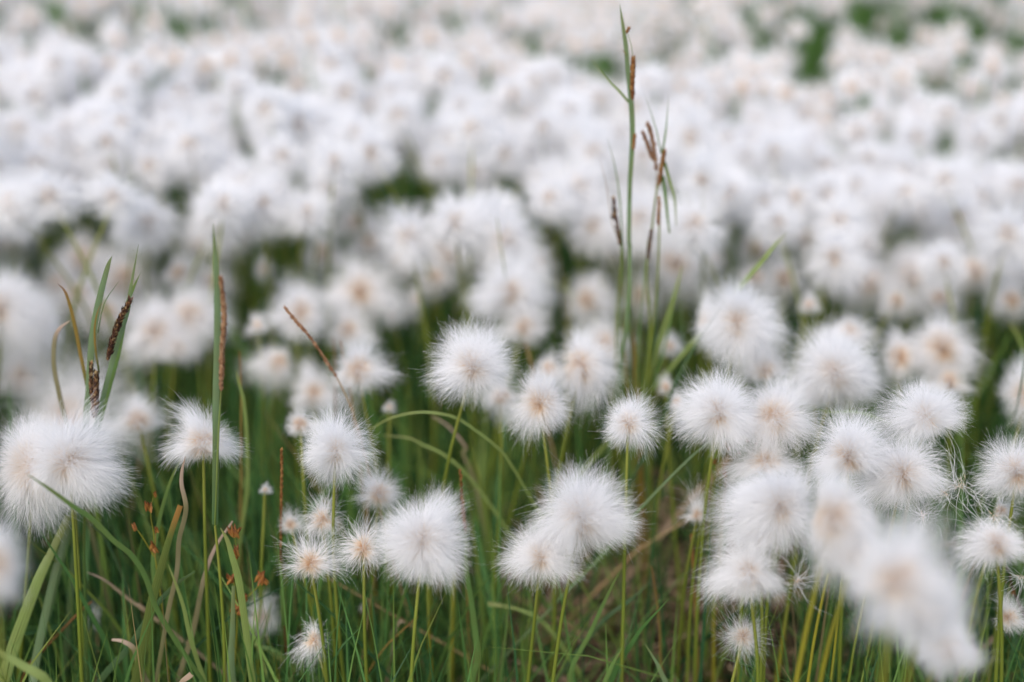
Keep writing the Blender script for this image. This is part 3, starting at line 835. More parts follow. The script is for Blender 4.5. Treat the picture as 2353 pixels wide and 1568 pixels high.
# ------------------------------------------------------------------ single blades, sedges and rushes
def blade_mesh(W, wid, mat, name='blade', n=26, fold=.25, twist=0.0, taper=(1.0, .0)):
    """W: world points from base to tip; wid: full widths (metres) at those points"""
    P = catmull(W, n)
    w = np.interp(np.linspace(0, 1, n), np.linspace(0, 1, len(wid)), wid) * .5
    T = unit(np.gradient(P, axis=0))
    view = unit(P - CAM)
    side = unit(np.cross(T, view))
    nrm = unit(np.cross(side, T))
    a = twist * np.linspace(-.5, .5, n)[:, None]
    s2 = side * np.cos(a) + nrm * np.sin(a)
    n2 = nrm * np.cos(a) - side * np.sin(a)
    V = np.stack([P - s2 * w[:, None] + n2 * (fold * w)[:, None], P, P + s2 * w[:, None] + n2 * (fold * w)[:, None]], 1)
    i = np.arange(n - 1)[:, None] * 3 + np.arange(2)[None]
    F = np.stack([i, i + 1, i + 4, i + 3], -1).reshape(-1, 4)
    at = {'t': np.repeat(np.linspace(0, 1, n), 3), 'across': np.tile([0, .5, 1.0], n)}
    return mesh_np(name, V.reshape(-1, 3), F, at, mat, True)


def world(pts, Y, dY=0.0):
    pts = list(pts)
    n = len(pts)
    return [at_y(px, py, Y + dY * i / max(1, n - 1)) for i, (px, py) in enumerate(pts)]


def rooted(W, drop=True):
    """continue the base of a line (first point) down to the soil"""
    W = [np.array(p) for p in W]
    if drop:
        d = W[0] - W[1]
        d = d / max(1e-6, np.linalg.norm(d))
        if d[2] > -.45:
            d = unit(d + np.array([0, 0, -.9 - d[2]]))
        k = (W[0][2] + .004) / max(1e-6, -d[2])
        if k > .012:
            W = [W[0] + d * k] + ([W[0] + d * k * .5] if k > .06 else []) + W
    return W


def spike(W, width, mat, name='seed_spike', n=150, rough=1.0, seed=1, length=.0034):
    r = np.random.default_rng(seed)
    n, length = int(n * 1.9), length * .72
    bumps = .75 + .45 * r.random(12)
    P = catmull(W, 40)
    T = unit(np.gradient(P, axis=0))
    V, F, A = [], [], []
    for k in range(n):
        u = (k + r.random()) / n
        i = min(39, int(u * 39))
        prof = min(1, 5 * u + .25, 3.2 * (1 - u) + .2)
        an = k * 2.4 + r.normal(0, .2)
        t = T[i]
        a = unit(np.cross(t, [.3, 1, .2]))
        b = np.cross(t, a)
        o = a * math.cos(an) + b * math.sin(an)
        prof *= np.interp(u * 11, np.arange(12), bumps)
        rad = width * .5 * prof
        l = length * r.uniform(.55, 1.5)
        base = P[i] + o * rad * .35
        dr = unit(t * 1.0 + o * .55 * rough * r.uniform(.6, 1.3))
        sd = unit(np.cross(dr, o)) * l * .26
        v0 = len(V)
        V += [base, base + dr * l * .45 + sd + o * rad * .2, base + dr * l * .45 + o * rad * .45, base + dr * l * .45 - sd + o * rad * .2, base + dr * l]
        F += [(v0, v0 + 1, v0 + 2), (v0, v0 + 2, v0 + 3), (v0 + 1, v0 + 4, v0 + 2), (v0 + 2, v0 + 4, v0 + 3)]
        c = np.clip(r.normal(.45, .3), 0, 1)
        A += [c, c, min(1, c + .15), c, min(1, c + .25)]
    # solid axis inside
    n0 = len(V)
    for i in range(40):
        u = i / 39
        prof = min(1, 5 * u + .25, 3.2 * (1 - u) + .2)
        a = unit(np.cross(T[i], [.3, 1, .2]))
        b = np.cross(T[i], a)
        for q in range(5):
            V.append(P[i] + (a * math.cos(q * 1.2566) + b * math.sin(q * 1.2566)) * width * .3 * prof)
            A.append(.3)
    for i in range(39):
        for q in range(5):
            a0, a1 = n0 + i * 5 + q, n0 + i * 5 + (q + 1) % 5
            F += [(a0, a1, a1 + 5), (a0, a1 + 5, a0 + 5)]
    return mesh_np(name, np.array(V), np.array(F), {'tint': np.array(A)}, mat)


def root_empty(name, label, cat, base, group=None):
    e = bpy.data.objects.new(name, None)
    e.empty_display_size = .01
    C.objects.link(e)
    e.location = base
    return tag(e, label, cat, group)


def move(me, off):
    n = len(me.vertices)
    a = np.empty(n * 3, np.float32)
    me.vertices.foreach_get('co', a)
    a = a.reshape(-1, 3) - np.asarray(off, np.float32)
    me.vertices.foreach_set('co', a.ravel())
    me.update()
    return me


def single_blade(pts, Y, w, mat, label, name='grass_leaf', cat='grass blade', dY=0., fold=.25, twist=0., tip=.12, group=None, drop=True):
    """pts in photo units from base to tip, w = widest width in photo units"""
    if max(p[1] for p in pts) > 1480:
        Y -= .036                        # these stand where the lens is sharp
    W = rooted(world(pts, Y, dY), drop)
    s = K * np.linalg.norm(np.array(W[-1]) - CAM)
    n = len(W)
    prof = [min(1.0, .72 + .28 * min(1, i / max(1, n * .3))) * (tip if i == n - 1 else (.6 if i == n - 2 and n > 3 else (.82 if i == n - 3 and n > 6 else 1))) for i in range(n)]
    me = blade_mesh(W, [w * 1.15 * s * f for f in prof], M[mat], name, 14 + 6 * n, fold, twist)
    b = W[0]
    o = link(name, move(me, b), None, b)
    return tag(o, label, cat, group)


def single_stalk(pts, Y, w, mat, label, name='dry_stalk', cat='stalk', dY=0., drop=True, tip=.6):
    if max(p[1] for p in pts) > 1480:
        Y -= .03
    W = rooted(world(pts, Y, dY), drop)
    s = K * np.linalg.norm(np.array(W[-1]) - CAM)
    me = tube(W, [w * s * .5, w * s * .48, w * s * .5 * tip], M[mat], name, 6, 10 + 6 * len(W))
    o = link(name, move(me, W[0]), None, W[0])
    return tag(o, label, cat)


def sub(e, name, me):
    return link(name, move(me, e.location), e)


def zz(n, *pts):
    return [Z(n, x, y) for x, y in pts]


def child_blade(e, pts, Y, w, mat, name='leaf', dY=0., drop=False, fold=.25, tip=.12, twist=0.):
    W = rooted(world(pts, Y, dY), drop)
    s = K * np.linalg.norm(np.array(W[-1]) - CAM)
    n = len(W)
    prof = [1 if i < n - 2 else (.7 if i == n - 2 else tip) for i in range(n)]
    return sub(e, name, blade_mesh(W, [w * 1.15 * s * f for f in prof], M[mat], name, 14 + 6 * n, fold, twist))


def child_stalk(e, pts, Y, w, mat, name='stem', dY=0., drop=False, tip=.6):
    W = rooted(world(pts, Y, dY), drop)
    s = K * np.linalg.norm(np.array(W[-1]) - CAM)
    return sub(e, name, tube(W, [w * s * .5, w * s * .48, w * s * .5 * tip], M[mat], name, 6, 10 + 6 * len(W)))


def child_spike(e, pts, Y, w, mat, n=150, rough=1., name='seed_spike', dY=0., length=.0034):
    W = world(pts, Y, dY)
    s = K * np.linalg.norm(np.array(W[-1]) - CAM)
    return sub(e, name, spike(W, w * s, M[mat], name, n, rough, int(pts[0][0]), length))


# sedge clump with two dark spikes
Y = .60
b = at_y(215, 1180, Y)
b[2] = 0
e = root_empty('sedge_plant', 'sedge clump with two dark maroon spikes and curled rusty blades behind the largest tuft', 'sedge', b)
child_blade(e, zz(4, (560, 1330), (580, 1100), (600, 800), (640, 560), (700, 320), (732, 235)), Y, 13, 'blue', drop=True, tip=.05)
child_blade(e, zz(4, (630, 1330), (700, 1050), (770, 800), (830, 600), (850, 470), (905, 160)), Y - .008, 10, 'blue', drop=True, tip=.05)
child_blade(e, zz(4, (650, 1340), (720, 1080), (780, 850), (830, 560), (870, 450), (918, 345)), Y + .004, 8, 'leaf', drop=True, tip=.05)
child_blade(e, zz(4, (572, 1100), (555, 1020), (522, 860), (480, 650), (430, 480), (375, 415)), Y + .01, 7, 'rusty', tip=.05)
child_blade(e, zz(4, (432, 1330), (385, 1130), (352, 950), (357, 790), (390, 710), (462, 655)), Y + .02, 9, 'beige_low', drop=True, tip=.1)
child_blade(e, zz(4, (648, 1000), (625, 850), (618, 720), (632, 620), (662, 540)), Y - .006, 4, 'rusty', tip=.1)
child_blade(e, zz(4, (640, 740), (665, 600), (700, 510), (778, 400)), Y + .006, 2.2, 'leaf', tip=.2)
child_spike(e, zz(4, (702, 920), (740, 780), (785, 650), (850, 525)), Y - .012, 8.5, 'spike_dark', 150, 1.1)
child_spike(e, zz(4, (615, 1300), (622, 1180), (630, 1000)), Y - .014, 14, 'spike_dark', 170, .8)
child_spike(e, zz(4, (600, 1200), (596, 1080), (595, 950)), Y - .010, 6, 'spike_dark', 60, .6)

# broad upright blade with a salmon spike
Y = .545
b = at_y(505, 1600, Y)
b[2] = 0
e = root_empty('sedge_plant', 'upright sedge with one broad pale green blade and a salmon-brown spike', 'sedge', b)
child_blade(e, [Z(7, 1405, 540), Z(7, 1410, 0)] + zz(4, (1410, 1200), (1418, 850), (1420, 520), (1406, 220), (1392, 20)), Y, 13.5, 'blue', fold=.35, tip=.05)
child_stalk(e, zz(7, (1470, 1568), (1462, 1250), (1440, 900), (1405, 545)), Y, 10, 'stem', drop=True)
child_spike(e, zz(4, (1445, 1120), (1452, 850), (1465, 620), (1441, 385)), Y - .004, 12, 'spike_salmon', 220, .5)
child_stalk(e, [Z(7, 1405, 540), Z(4, 1428, 1400), Z(4, 1445, 1110)], Y - .003, 5, 'lime', 'spike_stalk')

# tall sedge
Y = .68
b = at_y(1428, 960, Y)
b[2] = 0
e = root_empty('sedge_plant', 'tallest sedge, long upright leaf and red-brown spike reaching the top of the picture', 'sedge', b)
child_blade(e, [Z(5, 1860, 1150), Z(5, 1935, 560), Z(5, 1945, 200)] + zz(2, (1940, 1560), (1946, 1200), (1960, 900), (1952, 680), (1935, 480), (1920, 300), (1898, 150), (1880, 28)), Y, 9, 'blue', drop=True, fold=.4, tip=.05)
child_blade(e, zz(2, (1940, 670), (1880, 600), (1800, 520), (1682, 372)), Y + .004, 5, 'lime', tip=.05)
child_spike(e, zz(2, (1966, 660), (1962, 560), (1965, 470), (1968, 395)), Y - .006, 9, 'spike_rust', 110, .6)
child_spike(e, zz(2, (1968, 990), (1976, 900)), Y - .004, 4, 'spike_rust', 30, .5)
child_stalk(e, zz(2, (1948, 1300), (1974, 900), (1970, 660)), Y - .003, 3.5, 'lime', 'spike_stalk')
child_stalk(e, zz(2, (1968, 400), (1955, 300), (1930, 215)), Y - .004, 1.6, 'lime', 'spike_stalk')
child_spike(e, zz(2, (1925, 222), (1935, 192)), Y - .004, 4, 'spike_rust', 14, 1., length=.002)
child_blade(e, zz(2, (1922, 368), (1910, 340), (1893, 322)), Y - .002, 2.5, 'rusty')

# small sedge with the dark thin spike
b = at_y(1418, 960, Y)
b[2] = 0
e = root_empty('sedge_plant', 'thin sedge with a narrow maroon spike close beside the tallest sedge', 'sedge', b)
child_stalk(e, zz(5, (1850, 1150), (1858, 700), (1884, 350), (1888, 150), (1860, 0)) + zz(2, (1845, 1400)), Y + .01, 4.5, 'stem', drop=True)
child_spike(e, zz(5, (1882, 170), (1862, 20)) + zz(2, (1850, 1420), (1840, 1305)), Y + .008, 5, 'spike_dark', 80, .7)
child_blade(e, zz(5, (1890, 700), (1900, 300)) + zz(2, (1895, 1560), (1880, 1300), (1850, 1100), (1800, 900)), Y + .012, 3, 'leaf', tip=.1)
child_blade(e, zz(5, (1860, 100)) + zz(2, (1830, 1450), (1790, 1200), (1745, 1030)), Y + .014, 2, 'beige', tip=.1)

# forked rust sedge
Y = .69
b = at_y(1495, 960, Y)
b[2] = 0
e = root_empty('sedge_plant', 'sedge with forked rust-coloured spikes and drooping leaves next to the tallest sedge', 'sedge', b)
child_stalk(e, zz(5, (2080, 1100), (2080, 700), (2056, 400), (2068, 150)) + zz(2, (2085, 1540), (2112, 1300), (2135, 1180), (2160, 1020)), Y, 6, 'stem', drop=True)
child_blade(e, zz(2, (2155, 1010), (2180, 860), (2200, 620)), Y, 4.5, 'leaf', tip=.05)
child_blade(e, zz(2, (2150, 1000), (2110, 820), (2040, 610)), Y + .004, 3, 'leaf', tip=.05)
child_spike(e, zz(2, (2135, 1215), (2150, 1110), (2168, 1008)), Y - .006, 8, 'spike_rust', 80, .6)
child_spike(e, zz(2, (2120, 1120), (2106, 980), (2085, 880), (2065, 820)), Y + .004, 7, 'spike_salmon', 80, .7)
child_spike(e, zz(2, (2108, 1060), (2080, 990), (2055, 930), (2034, 875)), Y + .006, 5.5, 'spike_salmon', 60, .7)
child_stalk(e, zz(2, (2118, 1260), (2122, 1120)), Y + .004, 3, 'straw', 'spike_stalk')
child_blade(e, zz(2, (2172, 1060), (2205, 1180), (2238, 1300), (2250, 1480)), Y - .004, 6, 'lime', tip=.2)
child_blade(e, zz(2, (2160, 1150), (2178, 1280), (2192, 1420), (2205, 1525)), Y - .006, 6.5, 'leaf', tip=.5)
child_stalk(e, zz(5, (2040, 1150), (2085, 820), (2125, 400), (2140, 0)) + zz(2, (2138, 1310)), Y - .004, 5.5, 'stem', drop=True)
child_spike(e, zz(2, (2132, 1480), (2136, 1310)), Y - .006, 6, 'spike_rust', 40, .4)
child_spike(e, zz(5, (2062, 260), (2085, 80)), Y - .004, 6, 'spike_dark', 50, .4)
for k_, (pts_, w_, m_) in enumerate([
        ([(1985, 1100), (2010, 700), (2040, 350), (2030, 200)], 3.5, 'leaf'), ([(2060, 1120), (2110, 800), (2130, 520), (2122, 300)], 4, 'dark'),
        ([(1960, 1100), (1955, 800), (1945, 480), (1950, 240)], 3.5, 'dark'), ([(2000, 1110), (1965, 850), (1925, 560), (1915, 350)], 3, 'lime'),
        ([(2090, 1110), (2170, 850), (2215, 640), (2235, 520)], 4, 'leaf'), ([(1930, 1100), (1905, 760), (1893, 520), (1880, 360)], 3, 'rusty'),
        ([(2030, 1110), (2070, 800), (2075, 560), (2090, 420)], 3, 'lime'), ([(1900, 1110), (1880, 840), (1872, 620), (1868, 480)], 3, 'leaf')]):
    child_blade(e, zz(5, *pts_), Y + .004 * (k_ % 4), w_, m_, drop=True, tip=.1)

# leaf fan at the foot of the sedges
single_blade(zz(5, (1990, 1150), (1975, 850), (1945, 650)), .70, 12, 'rusty', 'red-brown withered leaf at the foot of the tallest sedge', tip=.2)
single_blade(zz(5, (2040, 1160), (2120, 860), (2200, 620), (2250, 450), (2290, 300)), .71, 12, 'lime', 'yellow-green leaf leaning outward at the foot of the forked sedge', tip=.1)
single_blade(zz(5, (2010, 1160), (1990, 950), (1935, 700), (1908, 560)), .71, 9, 'leaf', 'green leaf leaning across the foot of the tallest sedge', tip=.1)
single_blade(zz(5, (2300, 900), (2290, 700), (2270, 500)), .74, 9, 'dark', 'dark upright leaf between the forked sedge and the large domed tuft', tip=.1)

# other single blades and stalks
single_blade([Z(7, 1560, 700), Z(7, 1615, 300), Z(4, 1612, 1420), Z(4, 1590, 1180), Z(4, 1560, 1060), Z(4, 1545, 985)], .63, 8, 'lime', 'slim pale blade with bent tip just beside the salmon spike', tip=.15)
single_stalk(zz(4, (1575, 1480), (1575, 1100), (1566, 860)), .635, 4, 'orange_stalk', 'thin ochre stalk next to the slim pale bent-tipped blade')
e = root_empty('dry_grass_stalk', 'dry tan seed stalk leaning diagonally above the sharp round tuft', 'stalk', at_y(830, 1150, .62) * [1, 1, 0])
child_stalk(e, [(850, 1090)] + zz(4, (2315, 1290), (2200, 1030), (2050, 800), (1865, 580)), .62, 4.5, 'straw', drop=True)
child_spike(e, zz(4, (2200, 1030), (2050, 800), (1950, 680), (1865, 580)), .618, 5.5, 'spike_salmon', 70, .4)
single_stalk(zz(4, (2300, 1200), (2285, 1080), (2250, 930), (2225, 790)), .66, 5, 'orange_stalk', 'short olive-brown twig in front of the rounded tuft beside the dry diagonal stalk')
single_stalk(zz(4, (2190, 1200), (2190, 950), (2180, 770)), .68, 3, 'rust_stalk', 'thin reddish twig beside the short olive-brown twig')
single_blade([(1240, 1180)] + zz(5, (1150, 1568), (1060, 1470), (950, 1385), (800, 1290), (600, 1256), (400, 1290), (240, 1372)), .625, 5, 'lime', 'long pale blade arching over the grass, below the large round tuft', tip=.3, fold=.1)
single_blade(zz(8, (1200, 640), (1150, 580), (1000, 360), (850, 180), (720, 75), (600, 20)) + zz(5, (500, 1425), (330, 1408)), .65, 6, 'lime', 'second arching blade, lower and greener than the long pale one', tip=.2, fold=.1)
single_blade(zz(8, (1010, 640), (970, 450), (930, 250), (860, 80)) + zz(5, (870, 1480), (760, 1350), (650, 1280)), .68, 7, 'beige_low', 'pale faded blade bent over behind the long pale stem', tip=.2)
single_blade([Z(8, 1010, 1080), Z(8, 1005, 620), Z(8, 940, 400), Z(8, 900, 200)], .69, 13, 'leaf', 'soft green upright blade between the white ball and the ragged tuft', tip=.2)
single_blade([(1085, 1560)] + zz(8, (950, 1400), (915, 1080), (878, 820), (875, 600)), .60, 14, 'leaf', 'broad green blade rising beside the big snow-white ball', tip=.3)
e = root_empty('dry_grass_stalk', 'thin olive seed stalk clinging to the edge of the big snow-white ball', 'stalk', at_y(1075, 1400, .60) * [1, 1, 0])
child_stalk(e, zz(8, (880, 900), (870, 560), (850, 400), (840, 180)), .598, 3, 'orange_stalk', drop=True)
child_spike(e, zz(8, (872, 580), (855, 430), (838, 180)), .596, 5, 'spike_rust', 40, .4)
single_blade([Z(6, -60, 1400), Z(6, 0, 1280), Z(6, 60, 1100), Z(6, 200, 830), Z(6, 380, 560)], .66, 8, 'dark', 'long dark blade slanting up to the large domed tuft', tip=.1)
single_blade(zz(8, (1550, 960), (1800, 700), (2000, 450), (2352, 90)) + zz(6, (380, 1390), (590, 1205)), .60, 5.5, 'blue', 'very long thin blue-green blade crossing the grass diagonally to the wide orange-centred tuft', tip=.15, fold=.15)
single_blade(zz(6, (520, 412), (650, 260), (730, 160), (805, 85)), .70, 9, 'lime', 'green blade tip slanting up out of the large domed tuft', tip=.05, drop=True)
single_blade(zz(6, (1580, 1420), (1560, 1390), (1430, 1310), (1260, 1256), (1100, 1256), (940, 1228)), .60, 5.5, 'leaf', 'thin blade arching level across the tufts to the spiky flattened one', tip=.15, fold=.1)
single_blade(zz(6, (2400, 950), (2352, 850), (2300, 740), (2255, 670)), .74, 9, 'lime', 'bent blade near the edge in front of dark grass', tip=.3)
single_blade(zz(6, (2250, 1420), (2310, 1200), (2345, 1000), (2365, 800)), .64, 5, 'dark', 'thin dark blade beside the tuft cut by the edge', tip=.2)
single_stalk(zz(5, (1225, 1060), (1180, 800), (1150, 500), (1120, 280), (1100, 150), (1080, 0)) + zz(2, (1078, 1420)), .74, 4, 'stem', 'thin grass stalk rising in front of the blurred orange-centred tuft', name='grass_stalk', tip=.3)
single_blade(zz(5, (1800, 800), (1720, 650), (1560, 480), (1410, 395)), .82, 10, 'lime', 'blurred blade leaning beside the bright green window', tip=.3)
single_stalk(zz(5, (1310, 980), (1290, 900), (1265, 800)), .72, 6, 'straw', 'short straw bit above the soft-edged round tuft', tip=.7)
single_stalk(zz(5, (1545, 700), (1548, 560), (1530, 370)), .84, 9, 'stem_yellow', 'blurred yellow stalk under the bright green window', name='grass_stalk')
single_blade(zz(5, (105, 760), (90, 600), (70, 430), (62, 300)), .80, 8, 'leaf', 'blurred upright blade in front of the broad tan-spotted tuft', tip=.2)
single_blade([Z(7, 945, 500), Z(7, 920, 100), Z(4, 840, 1100), Z(4, 820, 800)], .82, 9, 'stem', 'blurred yellow-green stalk beside the small soft tuft', tip=.4, cat='grass stalk', name='grass_stalk')

# blades in the lower corner beneath the largest tuft
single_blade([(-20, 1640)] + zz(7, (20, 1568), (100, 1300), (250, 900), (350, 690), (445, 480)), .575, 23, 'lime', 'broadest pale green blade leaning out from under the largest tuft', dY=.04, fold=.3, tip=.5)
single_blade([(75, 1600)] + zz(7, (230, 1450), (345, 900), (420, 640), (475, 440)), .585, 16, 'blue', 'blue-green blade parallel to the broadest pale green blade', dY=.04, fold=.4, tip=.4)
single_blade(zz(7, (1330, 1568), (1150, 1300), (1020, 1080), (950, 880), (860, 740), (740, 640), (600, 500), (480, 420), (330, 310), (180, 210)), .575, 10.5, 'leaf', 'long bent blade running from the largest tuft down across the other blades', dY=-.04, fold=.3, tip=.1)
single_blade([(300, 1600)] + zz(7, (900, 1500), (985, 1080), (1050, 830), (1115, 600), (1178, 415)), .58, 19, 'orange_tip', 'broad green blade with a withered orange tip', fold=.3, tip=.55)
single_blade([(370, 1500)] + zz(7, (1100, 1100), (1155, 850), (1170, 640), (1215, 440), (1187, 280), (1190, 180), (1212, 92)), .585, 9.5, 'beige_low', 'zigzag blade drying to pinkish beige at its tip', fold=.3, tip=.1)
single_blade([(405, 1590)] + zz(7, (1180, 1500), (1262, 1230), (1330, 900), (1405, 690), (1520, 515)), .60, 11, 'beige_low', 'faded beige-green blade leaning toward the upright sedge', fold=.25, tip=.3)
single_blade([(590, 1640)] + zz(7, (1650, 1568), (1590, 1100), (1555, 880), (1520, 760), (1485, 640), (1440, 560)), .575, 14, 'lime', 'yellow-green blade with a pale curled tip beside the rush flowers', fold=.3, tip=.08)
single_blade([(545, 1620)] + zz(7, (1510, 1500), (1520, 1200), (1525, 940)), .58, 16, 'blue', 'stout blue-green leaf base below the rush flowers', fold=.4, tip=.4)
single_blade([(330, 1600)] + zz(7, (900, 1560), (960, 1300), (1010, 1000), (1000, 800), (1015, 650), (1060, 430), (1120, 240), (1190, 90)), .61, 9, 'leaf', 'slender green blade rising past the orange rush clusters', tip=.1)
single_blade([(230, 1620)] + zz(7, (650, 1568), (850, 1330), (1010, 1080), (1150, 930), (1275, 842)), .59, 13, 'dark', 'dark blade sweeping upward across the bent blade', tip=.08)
single_blade([(105, 1630)] + zz(7, (300, 1560), (150, 1460), (0, 1375), (-150, 1300)), .50, 18, 'lime', 'blurred thick blade crossing the bottom corner', tip=.6, fold=.3)
single_stalk([(188, 1640)] + zz(7, (535, 1568), (540, 1300), (512, 800), (488, 420)), .60, 8, 'stem', 'thick yellow-green stem standing straight under the largest tuft', name='grass_stalk', tip=.9)
single_stalk([(222, 1640)] + zz(7, (575, 1568), (560, 1100), (550, 700), (556, 380)), .605, 8, 'leaf', 'green jointed stem parallel to the thick yellow-green stem', name='grass_stalk', tip=.9)
single_blade(zz(7, (640, 1500), (600, 1200), (560, 900), (480, 600)), .63, 8, 'dark', 'dark slender blade behind the green jointed stem', tip=.1)
single_blade(zz(7, (930, 1300), (860, 1050), (790, 850), (680, 620), (570, 520)), .60, 8, 'dark', 'dark blade bending out behind the bent blade', tip=.2)
single_stalk([(40, 1600)] + zz(7, (180, 1470), (250, 1390), (520, 1110), (600, 1042)), .61, 6, 'rust_stalk', 'rust-brown dead stalk leaning beside the oval bud', tip=.7)
single_blade(zz(7, (975, 1120), (950, 1100), (840, 1025), (690, 905), (570, 848)), .59, 7, 'beige', 'curled beige dead blade hooked over the bent blade', tip=.2)
single_blade([(380, 1600)] + zz(7, (960, 1568), (905, 1430), (872, 1345), (800, 1300), (730, 1290)), .585, 12, 'beige_low', 'withered leaf with curled pinkish tip at the bottom', tip=.3)
single_blade(zz(7, (1160, 1300), (1100, 1060), (1150, 940), (1275, 845)), .60, 9, 'leaf', 'short green blade kinked outward above the dark sweeping blade', tip=.1)
single_blade([(490, 1600)] + zz(7, (1340, 1568), (1250, 1300), (1200, 1080), (1150, 930), (1098, 795)), .58, 9, 'lime', 'narrow lime blade with sharp tip between bent blade and rush', tip=.08)
single_blade([(640, 1500)] + zz(7, (1680, 1420), (1740, 1200), (1772, 1045)), .62, 7, 'leaf', 'pink-tipped blade, shorter of two, before the soft narrow tuft', tip=.3)
single_blade([(625, 1500)] + zz(7, (1650, 1330), (1690, 1160), (1722, 990)), .625, 7, 'lime', 'pink-tipped blade, taller of two, before the soft narrow tuft', tip=.3)
single_blade(zz(7, (2010, 1250), (2010, 1060), (1960, 940), (1860, 868)), .64, 20, 'leaf', 'broad soft green leaf drooping beside the grass spike', tip=.1, twist=.8)
single_blade([(455, 1640)] + zz(7, (1180, 1600), (1250, 1515)), .55, 14, 'beige', 'blunt pale dead leaf end at the bottom edge', tip=.8)

# upright grass spike
e = root_empty('grass_spike', 'upright narrow green grass spike beside the tight tuft cluster', 'grass spike', at_y(662, 1620, .585) * [1, 1, 0])
child_stalk(e, zz(7, (1885, 1568), (1862, 1250), (1835, 900), (1836, 640)), .585, 5, 'stem', drop=True, tip=.8)
child_blade(e, zz(7, (1855, 1200), (1845, 1000), (1835, 780)), .583, 13, 'leaf', tip=.2)
child_spike(e, zz(7, (1835, 690), (1836, 450), (1840, 200), (1838, 55)), .583, 7, 'spike_rust', 120, .3, length=.0026)
e.children[-1].data.materials[0] = M['litter'] if False else M['spike_rust']


# rushes with orange flower clusters
def bud_cluster(e, pts, Y, px, seed):
    r = np.random.default_rng(seed)
    V, F, A = [], [], []
    c = at_y(*pts, Y)
    s = .8 * px * K * np.linalg.norm(c - CAM)
    for i in range(6):
        d = unit(np.array([r.normal(0, .5), r.normal(0, .4), 1]))
        a = unit(np.cross(d, r.normal(size=3)))
        b = np.cross(d, a)
        o = c + r.normal(0, .09, 3) * s - d * s * .45
        v0 = len(V)
        rings = [(0, .06), (.25, .14), (.5, .16), (.75, .09), (1.05, .01)]
        for (h, w) in rings:
            for q in range(6):
                V.append(o + d * h * s + (a * math.cos(q * 1.047) + b * math.sin(q * 1.047)) * w * s * r.uniform(.75, 1.2))
                A.append(np.clip(.75 - h * .5 + r.normal(0, .18), 0, 1))
        for k in range(4):
            for q in range(6):
                i0 = v0 + k * 6 + q
                i1 = v0 + k * 6 + (q + 1) % 6
                F += [(i0, i1, i1 + 6), (i0, i1 + 6, i0 + 6)]
    sub(e, 'flower_cluster', mesh_np('flower_cluster', np.array(V), np.array(F), {'tint': np.array(A)}, M['rush']))


Y = .562
e = root_empty('rush_plant', 'rush with five small orange-brown flower clusters among the bent blades', 'rush', at_y(395, 1600, Y) * [1, 1, 0])
child_stalk(e, zz(7, (1100, 1500), (1060, 1080), (1020, 800), (1010, 700), (1004, 600), (985, 470), (1000, 360)), Y, 3, 'stem_yellow', drop=True)
child_stalk(e, zz(7, (1005, 745), (950, 650), (885, 555)), Y - .002, 2.4, 'stem_yellow', 'branch')
child_stalk(e, zz(7, (1015, 760), (1016, 660), (1018, 590)), Y - .003, 2.2, 'orange_stalk', 'branch')
for i, (x_, y_, s_) in enumerate([(1012, 340, 19), (970, 420, 32), (880, 555, 24), (1018, 575, 20), (1002, 690, 38)]):
    bud_cluster(e, Z(7, x_, y_), Y - .003, s_, 50 + i)
Y = .562
e = root_empty('rush_plant', 'rush with scattered orange flower clusters beside the upright salmon-spiked sedge', 'rush', at_y(555, 1600, Y) * [1, 1, 0])
child_stalk(e, zz(7, (1530, 1500), (1550, 1150), (1530, 900), (1545, 720), (1530, 600)), Y, 3, 'stem_yellow', drop=True)
child_stalk(e, zz(7, (1545, 1120), (1600, 1030), (1680, 950), (1720, 890)), Y - .002, 2.6, 'stem_yellow', 'branch')
for i, (x_, y_, s_) in enumerate([(1530, 590, 38), (1545, 720, 34), (1512, 895, 34), (1712, 890, 44), (1600, 1020, 26), (1560, 1085, 42)]):
    bud_cluster(e, Z(7, x_, y_), Y - .003, s_, 80 + i)

# stems and straws in the middle
single_stalk([(868, 1640)] + zz(8, (625, 1568), (632, 1250), (625, 930)), .615, 6, 'stem_yellow', 'second of the twin yellow stems under the big snow-white ball', name='grass_stalk', tip=.9)
single_stalk(zz(8, (785, 1460), (790, 1100), (800, 860)), .64, 9, 'stem_yellow', 'thick yellow stem at the side of the big snow-white ball', name='grass_stalk', tip=.9)
single_stalk(zz(8, (1010, 1480), (700, 1300), (400, 1130), (0, 900)) + [(752, 1327)], .64, 5.5, 'straw', 'long tan straw slanting down under the tight tuft cluster', drop=True)
single_stalk(zz(8, (195, 1568), (330, 1360), (450, 1240), (560, 1140)), .60, 4, 'orange_stalk', 'thin ochre stalk rising to cross the long tan straw', drop=True)
single_blade(zz(8, (385, 1360), (395, 1280), (410, 1220), (440, 1175), (470, 1175)), .63, 10, 'beige', 'small curled papery leaf hanging on the tan straw', tip=.2)
single_blade(zz(8, (1480, 1300), (1440, 1240), (1330, 1140), (1190, 1085), (1020, 1055)), .60, 10, 'lime', 'blade bowed over with a cut orange end in the open grass', fold=.3, tip=.9)
single_blade([(1420, 1640)] + zz(8, (1560, 1568), (1700, 1220), (1800, 1000), (1888, 828)), .59, 10, 'leaf', 'bright green blade slanting up beside the straw heap', tip=.08)
single_blade(zz(8, (1450, 1568), (1750, 1190), (1950, 1030), (2090, 900)), .64, 10, 'dark', 'dark teal blade slanting low over the straw heap', tip=.1)
single_stalk([(1620, 1640)] + zz(8, (2180, 1568), (2140, 1200), (2115, 980), (2085, 810)), .62, 4.5, 'orange_stalk', 'orange-brown seedy stalk standing over the straw heap')
single_stalk(zz(8, (1900, 800), (1990, 710), (2150, 610), (2352, 490)), .66, 7, 'straw', 'brownish bent stem pointing to the tiny dishevelled tuft')
